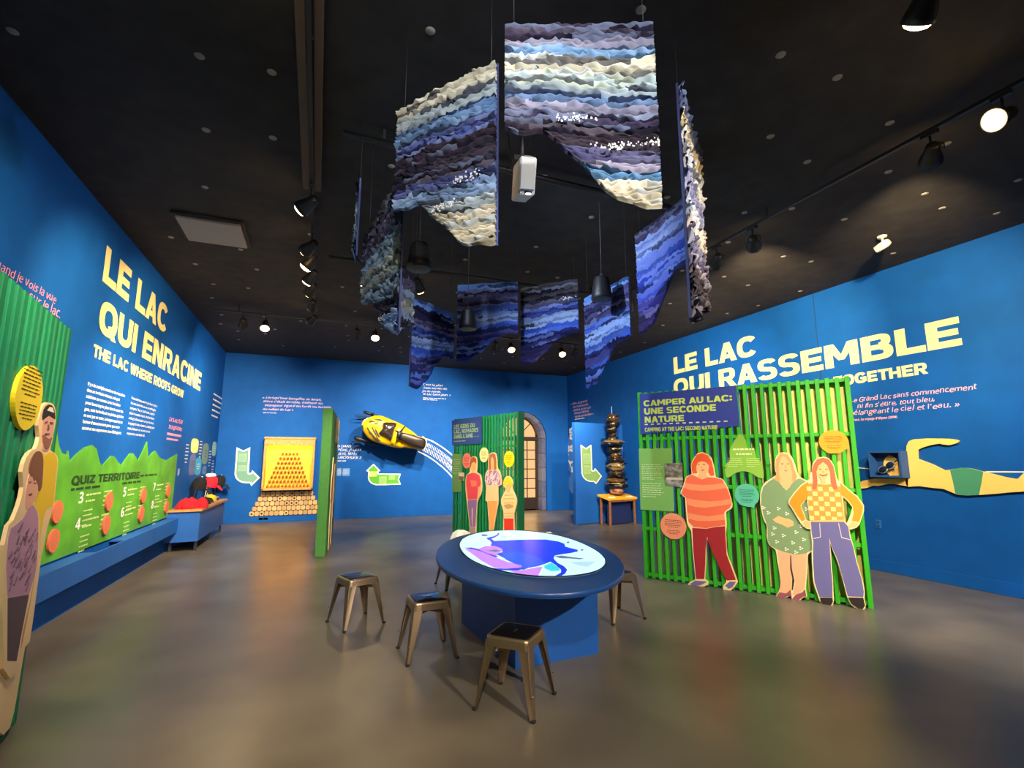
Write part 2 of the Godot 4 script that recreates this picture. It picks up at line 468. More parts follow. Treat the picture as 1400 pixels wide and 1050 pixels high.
# ------------------------------------------------------------------ tapestries
# a, b: top corners; ba, bb: heights of the lower corners; pal: [[fraction, colour], ...] from the top
func tapestry(label: String, a: Vector3, b: Vector3, ba: float, bb: float, pal: Array, bands: int, sd: int, fleck: Array, segs := 1, lump := 0.02) -> void:
	var mid := (a + b) / 2
	var o := thing("textile_panel", label, "tapestry", Transform3D(Basis(), Vector3(mid.x, minf(ba, bb), mid.z)), "ring of hanging wave tapestries")
	var org := o.position
	var d := (b - a); d.y = 0
	var nrm := d.normalized().cross(Vector3.UP)   # towards the viewer when a is left of b
	var nz := FastNoiseLite.new(); nz.seed = sd; nz.frequency = 1.0; nz.fractal_octaves = 2
	var r := RandomNumberGenerator.new(); r.seed = sd
	var N := 44
	var bot := func(s: float) -> float:
		var t := smoothstep(0.2, 0.85, s) if ba > bb else 1.0 - smoothstep(0.2, 0.85, 1.0 - s)
		if ba <= bb: t = smoothstep(0.15, 0.8, s)
		return lerpf(ba, bb, t * 0.85 + s * 0.15) + 0.012 * sin(s * 23 + sd)
	var top := func(s: float) -> float:
		return lerpf(a.y, b.y, s) + 0.004 * sin(s * 17 + sd)
	var lowest := minf(ba, bb)
	var tall := maxf(a.y, b.y) - lowest
	var pt := func(s: float, y: float, z: float) -> Vector3:
		var p := a.lerp(b, s)
		var bow := 0.02 * sin(s * 3.0 + sd)
		return Vector3(p.x, y, p.z) + nrm * (z + bow) - org
	# backing cloth
	var st := begin()
	for i in N:
		var s0 := float(i) / N; var s1 := float(i + 1) / N
		for zz in [[-0.004, 1.0], [-0.015, -1.0]]:
			quad(st, pt.call(s0, bot.call(s0), zz[0]), pt.call(s1, bot.call(s1), zz[0]), pt.call(s1, top.call(s1), zz[0]), pt.call(s0, top.call(s0), zz[0]), nrm * zz[1])
		quad(st, pt.call(s0, bot.call(s0), 0.0), pt.call(s1, bot.call(s1), 0.0), pt.call(s1, bot.call(s1), -0.015), pt.call(s0, bot.call(s0), -0.015), Vector3.DOWN)
	for s in [0.0, 1.0]:
		quad(st, pt.call(s, bot.call(s), 0.0), pt.call(s, top.call(s), 0.0), pt.call(s, top.call(s), -0.015), pt.call(s, bot.call(s), -0.015), d * (1 if s > 0.5 else -1))
	mi("backing_cloth", st.commit(), mat(col(62, 72, 120), 0.95), o)
	# ruffled strips, each overlapping the next
	var edges := []
	for k in bands + 1:
		edges.append(float(k) / bands)
	var line := func(k: int, s: float) -> float:
		var f: float = edges[k]
		var wv := 0.0
		if k > 0 and k < bands:
			var rg := 1.0 - absf(nz.get_noise_2d(s * 9.0 + k * 0.3, k * 7.3 + 31))
			wv = 0.9 / bands * tall * nz.get_noise_2d(s * 3.5 + k * 0.2, k * 3.7) + 1.3 / bands * tall * (rg * rg * rg * rg - 0.35) * (0.35 + 0.9 * absf(nz.get_noise_2d(s * 2.0, k * 11.0)))
		return maxf(lerpf(top.call(s), lerpf(lowest, bot.call(s), 0.25), f) + wv, bot.call(s))
	for k in bands:
		var f: float = (k + 0.5) / bands
		var c: Color = pal[-1][1]
		for q in pal:
			if f <= q[0]:
				c = q[1]
				break
		var j := r.randf_range(-0.16, 0.16)
		c = c.lightened(j) if j > 0 else c.darkened(-j)
		var cuts := [0]
		for q in segs - 1: cuts.append(r.randi_range(3, N - 3))
		cuts.sort()
		cuts.append(N)
		for h in segs:
			var alt := r.randf()
			var tone := c
			if alt < 0.2: tone = c.darkened(0.42).lerp(col(34, 36, 64), 0.3)
			elif alt < 0.34: tone = c.lerp(col(150, 175, 205), 0.4)
			elif alt < 0.5: tone = c.darkened(0.2)
			elif alt < 0.62: tone = c.lightened(0.15)
			strip_piece(o, mat(tone, 0.95, 0.0, 0.2), cuts[h], cuts[h + 1], N, k, line, top, bot, pt, nz, lump, nrm)
	if fleck:
		var sf := begin()
		for q in fleck:
			for n in 46:
				var s := clampf(q[0] + r.randfn(0, 0.07), 0.02, 0.98)
				var y: float = lerpf(a.y, lowest, q[1]) + r.randfn(0, 0.012)
				if y < bot.call(s): continue
				var e := r.randf_range(0.004, 0.011)
				quad(sf, pt.call(s, y, 0.045), pt.call(s + e / d.length(), y, 0.048), pt.call(s + e / d.length(), y + e, 0.045), pt.call(s, y + e, 0.05), nrm)
		var fo := mi("bead_cluster", sf.commit(), mat(col(225, 222, 210), 0.5), o)
		fo.set_meta("kind", "stuff")
	for s in [0.06, 0.94]:
		var p: Vector3 = pt.call(s, top.call(s), -0.008)
		mi("suspension_wire", tube([p, Vector3(p.x, CEIL - org.y, p.z)], 0.0016, 5), mat(col(70, 70, 72), 0.5, 0.5), o)

# one length of a ruffled strip, columns c0 to c1 of the panel
func strip_piece(o: Node3D, m: Material, c0: int, c1: int, N: int, k: int, line: Callable, top: Callable, bot: Callable, pt: Callable, nz: FastNoiseLite, lump: float, nrm: Vector3) -> void:
	var sb := begin()
	sb.set_smooth_group(0)
	var used := false
	for i in range(c0, c1):
		var s0 := float(i) / N; var s1 := float(i + 1) / N
		var t0: float = line.call(k, s0); var t1: float = line.call(k, s1)
		var u0: float = line.call(k + 1, s0); var u1: float = line.call(k + 1, s1)
		if t0 - u0 < 0.003 and t1 - u1 < 0.003: continue
		used = true
		var prev := []
		for g in [[-0.05, 0.55], [0.0, 0.95], [0.2, 1.0], [0.6, 0.6], [1.0, 0.12], [1.3, 0.0]]:
			var l0 := lump * (0.5 + 0.8 * absf(nz.get_noise_2d(s0 * 7, k * 5.3 + 20)) * 2.0)
			var l1 := lump * (0.5 + 0.8 * absf(nz.get_noise_2d(s1 * 7, k * 5.3 + 20)) * 2.0)
			var y0 := maxf(lerpf(t0, u0, g[0]), bot.call(s0) - 0.004); var y1 := maxf(lerpf(t1, u1, g[0]), bot.call(s1) - 0.004)
			var p0: Vector3 = pt.call(s0, minf(y0, top.call(s0)), g[1] * l0 + 0.001); var p1: Vector3 = pt.call(s1, minf(y1, top.call(s1)), g[1] * l1 + 0.001)
			if prev: quadn(sb, prev[0], prev[1], p1, p0, nrm)
			prev = [p0, p1]
	if used:
		sb.index(); sb.generate_normals()
		mi("fabric_strip", sb.commit(), m, o)

# ------------------------------------------------------------------ stools
func stool_parts(o: Node3D, m_metal: Material, m_top: Material) -> void:
	var H := 0.45; var hs := 0.15; var hf := 0.215
	# seat pan with rounded corners, drawn in x-z
	var rr := func(h: float, r: float) -> PackedVector2Array:
		var p := PackedVector2Array()
		for q in [[1, 1, 0], [-1, 1, 1], [-1, -1, 2], [1, -1, 3]]:
			for i in 5:
				var t: float = PI / 2 * (q[2] + i / 4.0)
				p.append(Vector2(q[0] * (h - r) + r * cos(t), q[1] * (h - r) + r * sin(t)))
		return p
	var layer := func(rings: Array, cap: bool) -> ArrayMesh:
		var st := begin()
		st.set_smooth_group(0)
		for k in rings.size() - 1:
			var A: PackedVector2Array = rings[k][0]; var B: PackedVector2Array = rings[k + 1][0]
			for i in A.size():
				var j := (i + 1) % A.size()
				quadn(st, Vector3(A[i].x, rings[k][1], A[i].y), Vector3(A[j].x, rings[k][1], A[j].y), Vector3(B[j].x, rings[k + 1][1], B[j].y), Vector3(B[i].x, rings[k + 1][1], B[i].y), Vector3(A[i].x + A[j].x, 0.12, A[i].y + A[j].y))
		if cap:
			var A: PackedVector2Array = rings[-1][0]
			for i in A.size():
				trin(st, Vector3(0, rings[-1][1], 0), Vector3(A[i].x, rings[-1][1], A[i].y), Vector3(A[(i + 1) % A.size()].x, rings[-1][1], A[(i + 1) % A.size()].y), Vector3.UP)
		st.index(); st.generate_normals()
		return st.commit()
	mi("apron", layer.call([[rr.call(hs + 0.012, 0.035), H - 0.065], [rr.call(hs + 0.006, 0.035), H - 0.02], [rr.call(hs + 0.004, 0.035), H - 0.006], [rr.call(hs - 0.006, 0.03), H], [rr.call(hs - 0.016, 0.026), H - 0.003]], false), m_metal, o)
	mi("seat", layer.call([[rr.call(hs - 0.01, 0.026), H - 0.012], [rr.call(hs - 0.013, 0.026), H - 0.002], [rr.call(hs - 0.02, 0.024), H]], true), m_top, o)
	mi("hand_slot", ext(moved(ell(0, 0, 0.034, 0.01, 16), Vector2.ZERO), 0.0, 0.0015), mat(col(12, 11, 10), 0.9), o, Vector3(0, H, 0), Vector3(-PI / 2, 0, 0))
	mi("cross_brace", box(0.4, 0.022, 0.014), m_metal, o, Vector3(0, H - 0.1, 0), Vector3(0, PI / 4, 0))
	mi("cross_brace", box(0.4, 0.022, 0.014), m_metal, o, Vector3(0, H - 0.1, 0), Vector3(0, -PI / 4, 0))
	for q in [[1, 1], [-1, 1], [-1, -1], [1, -1]]:
		# pressed sheet leg: a folded corner section with a raised middle rib, tapering downwards
		var st := begin()
		st.set_smooth_group(0)
		var secs := []
		for k in 7:
			var f := k / 6.0
			var c := Vector2(q[0], q[1]) * lerpf(hs + 0.008, hf, f)
			var wd := lerpf(0.085, 0.03, pow(f, 0.8))
			var y := lerpf(H - 0.03, 0.012, f)
			var ring := []
			for g in [[-1.0, 0.0], [-0.45, 0.0], [-0.12, 0.07], [0.0, 0.16], [0.12, 0.07], [0.45, 0.0], [1.0, 0.0]]:
				# walk round the corner: along one side, over the rib, along the other
				var al: float = absf(g[0])
				var p: Vector2 = c - (Vector2(q[0], 0) if g[0] < 0 else Vector2(0, q[1])) * al * wd + Vector2(q[0], q[1]) * (g[1] * wd * 0.5 - 0.012 * (1 - al))
				ring.append(Vector3(p.x, y, p.y))
			secs.append(ring)
		for k in 6:
			for i in 6:
				var outw := Vector3(q[0], 0, q[1])
				quadn(st, secs[k][i], secs[k][i + 1], secs[k + 1][i + 1], secs[k + 1][i], outw)
				# inner skin
				var inn := Vector3(-q[0], 0, -q[1]) * 0.004
				quadn(st, secs[k][i] + inn, secs[k][i + 1] + inn, secs[k + 1][i + 1] + inn, secs[k + 1][i] + inn, -outw)
		st.generate_normals()
		var lg := mi("leg", st.commit(), m_metal, o)
		mi("rubber_foot", box(0.03, 0.016, 0.03, 0.004), mat(col(18, 17, 16), 0.8), lg, Vector3(q[0] * (hf - 0.012), 0.008, q[1] * (hf - 0.012)))
		mi("rivet", lathe([[0.0, 0.006], [0.006, 0.004], [0.008, 0.0]], 10), m_metal, lg, Vector3(q[0] * 0.197, 0.14, q[1] * 0.197), Vector3(q[1] * PI / 2 * 0.7, 0, -q[0] * PI / 2 * 0.7))


# ------------------------------------------------------------------ the scene
func _ready() -> void:
	rng.seed = 7
	bold = SystemFont.new(); bold.font_names = PackedStringArray(["Droid Sans"]); bold.font_weight = 700
	plain_font = SystemFont.new(); plain_font.font_names = PackedStringArray(["Droid Sans"]); plain_font.font_weight = 400

	# camera
	var cam := Camera3D.new()
	cam.name = "camera"
	cam.position = Vector3(0, 1.6, 0)
	cam.rotation_degrees = Vector3(8.823, -21.494, 0)
	cam.fov = 76.163
	cam.near = 0.05
	cam.far = 100
	cam.current = true
	add_child(cam)

	# surroundings and exposure: a closed room, no sky
	var we := WorldEnvironment.new()
	we.name = "world"
	var env := Environment.new()
	env.background_mode = Environment.BG_COLOR
	env.background_color = Color.BLACK
	env.tonemap_mode = Environment.TONE_MAPPER_LINEAR
	env.tonemap_exposure = 1.35
	env.sdfgi_enabled = true; env.ssao_enabled = true; env.ssil_enabled = true
	we.environment = env
	add_child(we)

	m_black = mat(col(26, 25, 24), 0.45)
	m_lens = glow(Color(1.0, 0.82, 0.55), 14.0)
	var warm := Color(1.0, 0.86, 0.66)
	var neutral := Color(1.0, 0.93, 0.82)

	build_shell()
	build_lamps(warm, neutral)
	build_left()
	build_back()
	build_right()
	build_middle()
	build_overhead()

func build_shell() -> void:
	var blue := textured(col(12, 88, 172), 0.08, 0.7, 0.35, 0.012, 3)
	blue.metallic_specular = 0.3
	var fl := StandardMaterial3D.new()
	fl.albedo_color = Color(1, 1, 1)
	fl.albedo_texture = noise_tex(0.004, col(84, 78, 68), col(112, 104, 90), 1024, 3, 5)
	fl.roughness_texture = noise_tex(0.006, Color(0.66, 0.66, 0.66), Color(0.9, 0.9, 0.9), 512, 3, 6)
	fl.roughness = 0.42
	fl.metallic_specular = 0.5
	fl.uv1_triplanar = true; fl.uv1_world_triplanar = true; fl.uv1_scale = Vector3.ONE * 0.22
	var ce := textured(col(52, 50, 48), 0.3, 0.9, 0.3, 0.02, 8)
	var L := ZF - ZB
	struct("floor", box(XR - XL + 0.6, 0.2, L + 0.6), fl, Vector3((XL + XR) / 2, -0.1, (ZF + ZB) / 2))
	var ceiling := struct("ceiling", box(XR - XL + 0.6, 0.2, L + 0.6), ce, Vector3((XL + XR) / 2, CEIL + 0.1, (ZF + ZB) / 2))
	struct("wall_left", box(0.2, CEIL, L), blue, Vector3(XL - 0.1, CEIL / 2, (ZF + ZB) / 2))
	struct("wall_right", box(0.2, CEIL, L), blue, Vector3(XR + 0.1, CEIL / 2, (ZF + ZB) / 2))
	struct("wall_front", box(XR - XL + 0.4, CEIL, 0.2), blue, Vector3((XL + XR) / 2, CEIL / 2, ZF + 0.1))
	# back wall with the arched doorway cut to the floor
	var p := PackedVector2Array([Vector2(XL - 0.2, 0), Vector2(5.24, 0)])
	for i in 19:
		var t := PI - PI * i / 18
		p.append(Vector2(6.1 + 0.86 * cos(t), 2.3 + 0.86 * sin(t)))
	p.append_array(PackedVector2Array([Vector2(6.96, 0), Vector2(XR + 0.2, 0), Vector2(XR + 0.2, CEIL), Vector2(XL - 0.2, CEIL)]))
	struct("wall_back", ext(p, -0.2, 0.0), blue, Vector3(0, 0, ZB))
	# baseboards
	struct("baseboard_right", box(0.02, 0.16, L, 0.004), blue, Vector3(XR - 0.01, 0.08, (ZF + ZB) / 2))
	struct("baseboard_back", box(5.22 - XL, 0.16, 0.02, 0.004), blue, Vector3((XL + 5.22) / 2, 0.08, ZB + 0.01))
	struct("baseboard_corner", box(XR - 6.98, 0.16, 0.02, 0.004), blue, Vector3((XR + 6.98) / 2, 0.08, ZB + 0.01))
	# a joint line between wall boards on the right wall
	struct("trim_1", box(0.004, 1.9, 0.012), mat(col(14, 50, 96), 0.7), Vector3(XR - 0.002, 3.47, -5.62))
	# small pale discs dotted over the dark ceiling
	var wm := mat(col(150, 145, 132), 0.6)
	var disc := lathe([[0.0, -0.006], [0.028, -0.006], [0.034, 0.0]], 12)
	for i in 13:
		for k in 17:
			var q := Vector3(XL + 0.55 + i * 0.76 + rng.randf_range(-0.2, 0.2), CEIL - 0.1 - CEIL + CEIL, ZB + 1.6 + k * 0.83 + rng.randf_range(-0.25, 0.25))
			if rng.randf() < 0.2: continue
			mi("pale_disc", disc, wm, ceiling, Vector3(q.x, CEIL, q.z) - ceiling.position)
	# stone reveal of the doorway, each block its own piece
	var stone := [textured(col(96, 104, 140), 0.2, 0.85, 1.2, 0.02, 11), textured(col(84, 94, 134), 0.2, 0.85, 1.2, 0.02, 12), textured(col(106, 112, 142), 0.2, 0.85, 1.2, 0.02, 13)]
	var arch := thing("stone_archway", "painted grey-blue stone arch framing the glazed doorway in the back wall", "archway", Transform3D(Basis(), Vector3(6.1, 0, ZB - 0.2)))
	for s in [-1.0, 1.0]:
		var y := 0.0
		var i := 0
		for h in [0.42, 0.5, 0.44, 0.46, 0.48]:
			mi("stone_block", box(0.14, h - 0.008, 0.4 if i % 2 else 0.36, 0.01), stone[i % 3], arch, Vector3(s * 0.78, y + h / 2, -0.03 + (0.0 if i % 2 else 0.02)))
			y += h
			i += 1
	for i in 9:
		var t0 := PI * i / 9 + 0.006; var t1 := PI * (i + 1) / 9 - 0.006
		var q := PackedVector2Array()
		for a in [[0.71, t0], [0.85, t0], [0.85, (t0 + t1) / 2], [0.85, t1], [0.71, t1], [0.71, (t0 + t1) / 2]]:
			q.append(Vector2(a[0] * cos(a[1]), 2.3 + a[0] * sin(a[1])))
		mi("arch_stone", ext(q, -0.2, 0.16), stone[i % 3], arch)
	# the glazed door, lit from the room behind it
	var dk := mat(col(34, 20, 16), 0.5)
	var pane := glow(Color(1.0, 0.76, 0.52), 0.82)
	var dz := ZB - 0.42
	var door := struct("door_1", box(1.44, 0.36, 0.06, 0.006), dk, Vector3(6.1, 0.2, dz))
	mi("door_frame", box(0.1, 2.3, 0.1, 0.006), dk, door, Vector3(-0.69, 0.95, 0))
	mi("door_frame", box(0.1, 2.3, 0.1, 0.006), dk, door, Vector3(0.69, 0.95, 0))
	mi("door_frame", box(0.09, 2.1, 0.06, 0.006), dk, door, Vector3(0, 1.0, 0))
	mi("transom", box(1.48, 0.12, 0.12, 0.006), dk, door, Vector3(0, 2.1, 0.01))
	for s in [-1.0, 1.0]:
		mi("glazing_bar", box(0.03, 1.9, 0.04), dk, door, Vector3(s * 0.345, 1.1, 0))
		for r in 7:
			mi("glazing_bar", box(0.6, 0.03, 0.04), dk, door, Vector3(s * 0.345, 0.18 + r * 0.31, 0))
			if r < 6:
				for c in [-1.0, 1.0]:
					mi("window_pane", box(0.28, 0.28, 0.008), pane, door, Vector3(s * 0.345 + c * 0.15, 0.335 + r * 0.31, -0.005))
	var fan := PackedVector2Array()
	for i in 13: fan.append(Vector2(0.68 * cos(PI * i / 12), 0.68 * sin(PI * i / 12)))
	mi("fanlight_window_pane", ext(fan, -0.01, 0.0), pane, door, Vector3(0, 2.14, 0))
	for a in [0.0, 0.25, 0.5, 0.75, 1.0]:
		mi("glazing_bar", tube([Vector3(0, 2.14, 0.01), Vector3(0.7 * cos(PI * a), 2.14 + 0.7 * sin(PI * a), 0.01)], 0.016, 6), dk, door)
	var rim := []
	for i in 17: rim.append(Vector3(0.69 * cos(PI * i / 16), 2.14 + 0.69 * sin(PI * i / 16), 0.01))
	mi("door_frame", tube(rim, 0.045, 8), dk, door)
	struct("wall_behind_door", box(2.2, 3.4, 0.1), mat(col(120, 90, 60), 0.9), Vector3(6.1, 1.7, dz - 0.25))
	var al := AreaLight3D.new()
	al.name = "door_light"
	al.area_size = Vector2(1.3, 2.6); al.light_energy = 1.2; al.light_color = Color(1.0, 0.78, 0.5); al.shadow_enabled = true; al.area_range = 20.0
	add_child(al)
	al.transform = Transform3D(Basis(Vector3.UP, PI), Vector3(6.1, 1.5, dz + 0.09))
	al.rotation = Vector3(0, PI, 0)

func build_lamps(warm: Color, neutral: Color) -> void:
	var y := CEIL - 0.1525
	var cool := Color(0.96, 0.97, 1.0)
	# tracks
	for q in [["lighting track running down the left half of the ceiling", Vector3(-0.2, CEIL - 0.12, -3.9), 11.7, 0.0], ["lighting track running down the right half of the ceiling", Vector3(4.55, CEIL - 0.12, -2.4), 9.0, 0.0], ["lighting track across the far end of the ceiling", Vector3(2.3, CEIL - 0.12, -9.9), 8.4, PI / 2], ["lighting track over the near middle of the room, running out of view", Vector3(2.95, CEIL - 0.12, 0.85), 4.7, 0.0]]:
		var t := thing("lighting_track", "black " + q[0], "track", Transform3D(Basis(Vector3.UP, q[3]), q[1]), "lighting tracks")
		mi("rail", box(0.035, 0.03, q[2], 0.003), m_black, t, Vector3(0, -0.015, 0))
		for k in [-0.45, -0.15, 0.15, 0.45]:
			mi("hanger", box(0.012, 0.12, 0.03), m_black, t, Vector3(0, 0.06, k * q[2]))
	# left track, washing the left wall
	lamp(Vector3(-0.2, y, -4.9), Vector3(XL, 2.9, -6.6), 22, 34, warm, "brightest spotlight on the left ceiling track, nearest in view")
	lamp(Vector3(-0.2, y, -5.95), Vector3(XL, 2.9, -8.8), 26, 34, warm, "second spotlight in view on the left ceiling track, aimed at the left wall title")
	lamp(Vector3(-0.2, y, -6.4), Vector3(XL, 1.3, -7.6), 22, 34, neutral, "third spotlight in view on the left ceiling track")
	lamp(Vector3(-0.2, y, -6.95), Vector3(XL, 1.2, -9.6), 24, 34, neutral, "fourth spotlight in view on the left ceiling track")
	lamp(Vector3(-0.2, y, -7.5), Vector3(XL, 1.4, -11.8), 34, 34, neutral, "fifth spotlight in view on the left ceiling track, aimed at the caps")
	lamp(Vector3(-0.2, y, -8.3), Vector3(-0.65, 1.6, ZB), 24, 20, neutral, "sixth spotlight in view on the left ceiling track")
	lamp(Vector3(-0.2, y, -9.2), Vector3(XL, 2.6, -13.4), 30, 34, neutral, "last spotlight at the far end of the left ceiling track")
	lamp(Vector3(-0.2, y, -2.3), Vector3(XL, 2.4, -4.9), 24, 34, warm, "left track spotlight overhead, above the left slatted screen")
	lamp(Vector3(-0.2, y, -1.2), Vector3(-1.5, 1.2, -3.2), 14, 40, neutral, "left track spotlight nearest the front of the room")
	# far track, washing the back wall
	lamp(Vector3(-1.4, y, -9.9), Vector3(-1.8, 2.0, ZB), 26, 34, warm, "leftmost spotlight on the far ceiling track")
	lamp(Vector3(0.6, y, -9.9), Vector3(0.9, 1.5, ZB), 38, 38, neutral, "far track spotlight beside the left group of tapestries")
	lamp(Vector3(2.3, y, -9.9), Vector3(2.6, 2.7, ZB), 52, 30, neutral, "far track spotlight aimed at the yellow snowmobile")
	lamp(Vector3(3.5, y, -9.9), Vector3(4.4, 1.3, ZB), 44, 36, neutral, "far track spotlight seen below the middle tapestries")
	lamp(Vector3(5.5, y, -9.9), Vector3(6.3, 1.0, ZB), 46, 36, neutral, "rightmost spotlight on the far ceiling track")
	for q in [[-1.03, "far track spotlight glowing towards the camera at the left, near the corner"], [0.95, "far track spotlight glowing towards the camera under the left tapestries"], [3.87, "far track spotlight glowing between the two back tapestries"], [5.13, "far track spotlight glowing right of the back tapestries"]]:
		lamp(Vector3(q[0], y, -9.9), Vector3(q[0] * 0.9, 0.2, -7.2), 9, 30, warm, q[1])
	# right track, washing the right wall
	lamp(Vector3(4.55, y, -2.16), Vector3(XR, 3.5, -4.3), 42, 34, warm, "slim spotlight on the right ceiling track beside the brightest one")
	lamp(Vector3(4.55, y, -3.95), Vector3(XR, 3.6, -6.6), 44, 34, warm, "small spotlight on the right ceiling track in the middle of its run")
	lamp(Vector3(4.55, y, -4.5), Vector3(XR, 2.4, -9.6), 56, 34, neutral, "spotlight on the right ceiling track beside the edge-on tapestry")
	lamp(Vector3(4.55, y, -6.4), Vector3(7.0, 1.4, -11.1), 46, 26, neutral, "spotlight at the far end of the right ceiling track, aimed at the dark totem")
	lamp(Vector3(4.55, y, -1.7), Vector3(-1.3, 1.2, -2.9), 40, 24, warm, "brightest glaring spotlight at the right of the ceiling")
	lamp(Vector3(4.55, y, -0.4), Vector3(7.4, 0.5, -3.6), 44, 36, neutral, "right track spotlight above the swimmer wall, near the front")
	lamp(Vector3(4.55, y, 0.8), Vector3(7.2, 0.2, -1.8), 30, 36, neutral, "right track spotlight nearest the front of the room")
	# cross bar lamps over the near part of the room
	lamp(Vector3(2.95, y, -1.32), Vector3(5.05, 1.3, -4.9), 35, 32, neutral, "large lit spotlight at the top edge above the right slatted screen")
	lamp(Vector3(2.95, y, 1.2), Vector3(1.15, 3.35, -2.0), 24, 26, cool, "front spotlight aimed at the nearest tapestries")
	lamp(Vector3(-0.2, y, 1.2), Vector3(0.6, 3.3, -2.8), 24, 26, cool, "front spotlight aimed at the left tapestries")
	lamp(Vector3(1.2, y, -6.73), Vector3(3.2, 1.3, -9.9), 46, 30, neutral, "added spotlight brightening the middle slatted screen")  # added to lift the middle screen, no known lamp on this bar
	lamp(Vector3(0.5, y, -6.73), Vector3(0.2, 1.2, -9.1), 22, 22, neutral, "added spotlight brightening the screen seen end-on")  # extra lamp put in so the end post reads brighter
	lamp(Vector3(0.7, y, -3.98), Vector3(2.95, 3.2, -4.5), 12, 46, Color(0.8, 0.88, 1.0), "added cool fill spotlight inside the ring of tapestries")  # made-up fill for the inner faces of the tapestries

	lamp(Vector3(2.95, y, 3.0), Vector3(1.85, 0.3, -3.7), 64, 17, neutral, "added front fill spotlight for the map table and the nearest stool")  # unseen fill added behind the camera to lighten the pedestal
	lamp(Vector3(-0.2, y, 1.7), Vector3(1.0, 0.3, -4.3), 30, 20, neutral, "added front fill spotlight for the stools left of the table")  # second unseen fill, added for the stools

func arrow_sign(label: String, T: Transform3D, p: PackedVector2Array, inner: PackedVector2Array, c: Color, c2: Color, z: float, box_r: Array) -> Node3D:
	var o := flat("arrow_sign", label, "sign", T, [p], [["printed_arrow", inner, mat(c, 0.7)]], z, 0.012, mat(col(238, 240, 226), 0.7))
	for r in box_r:
		var lo := Vector2(1e9, 1e9); var hi := -lo
		for q in p:
			lo = lo.min(q); hi = hi.max(q)
		var m := mi("text_block", ext(moved(rect(r[0], r[1], r[2], r[3]), Vector2((lo.x + hi.x) / 2, lo.y)), 0.012, 0.0146), mat(c2, 0.7), o)
		dashes(m, r[0] + 0.02 - (lo.x + hi.x) / 2, r[2] - 0.02 - (lo.x + hi.x) / 2, r[3] - lo.y - 0.06, r[1] - lo.y + 0.03, 6, mat(col(120, 150, 120), 0.7), 0.0152)
	return o

# shrink an outline towards its inside by d metres
func inset(p: PackedVector2Array, d: float) -> PackedVector2Array:
	var best := PackedVector2Array()
	for q in Geometry2D.offset_polygon(p, -d):
		if q.size() > best.size(): best = q
	return best if best.size() > 2 else p

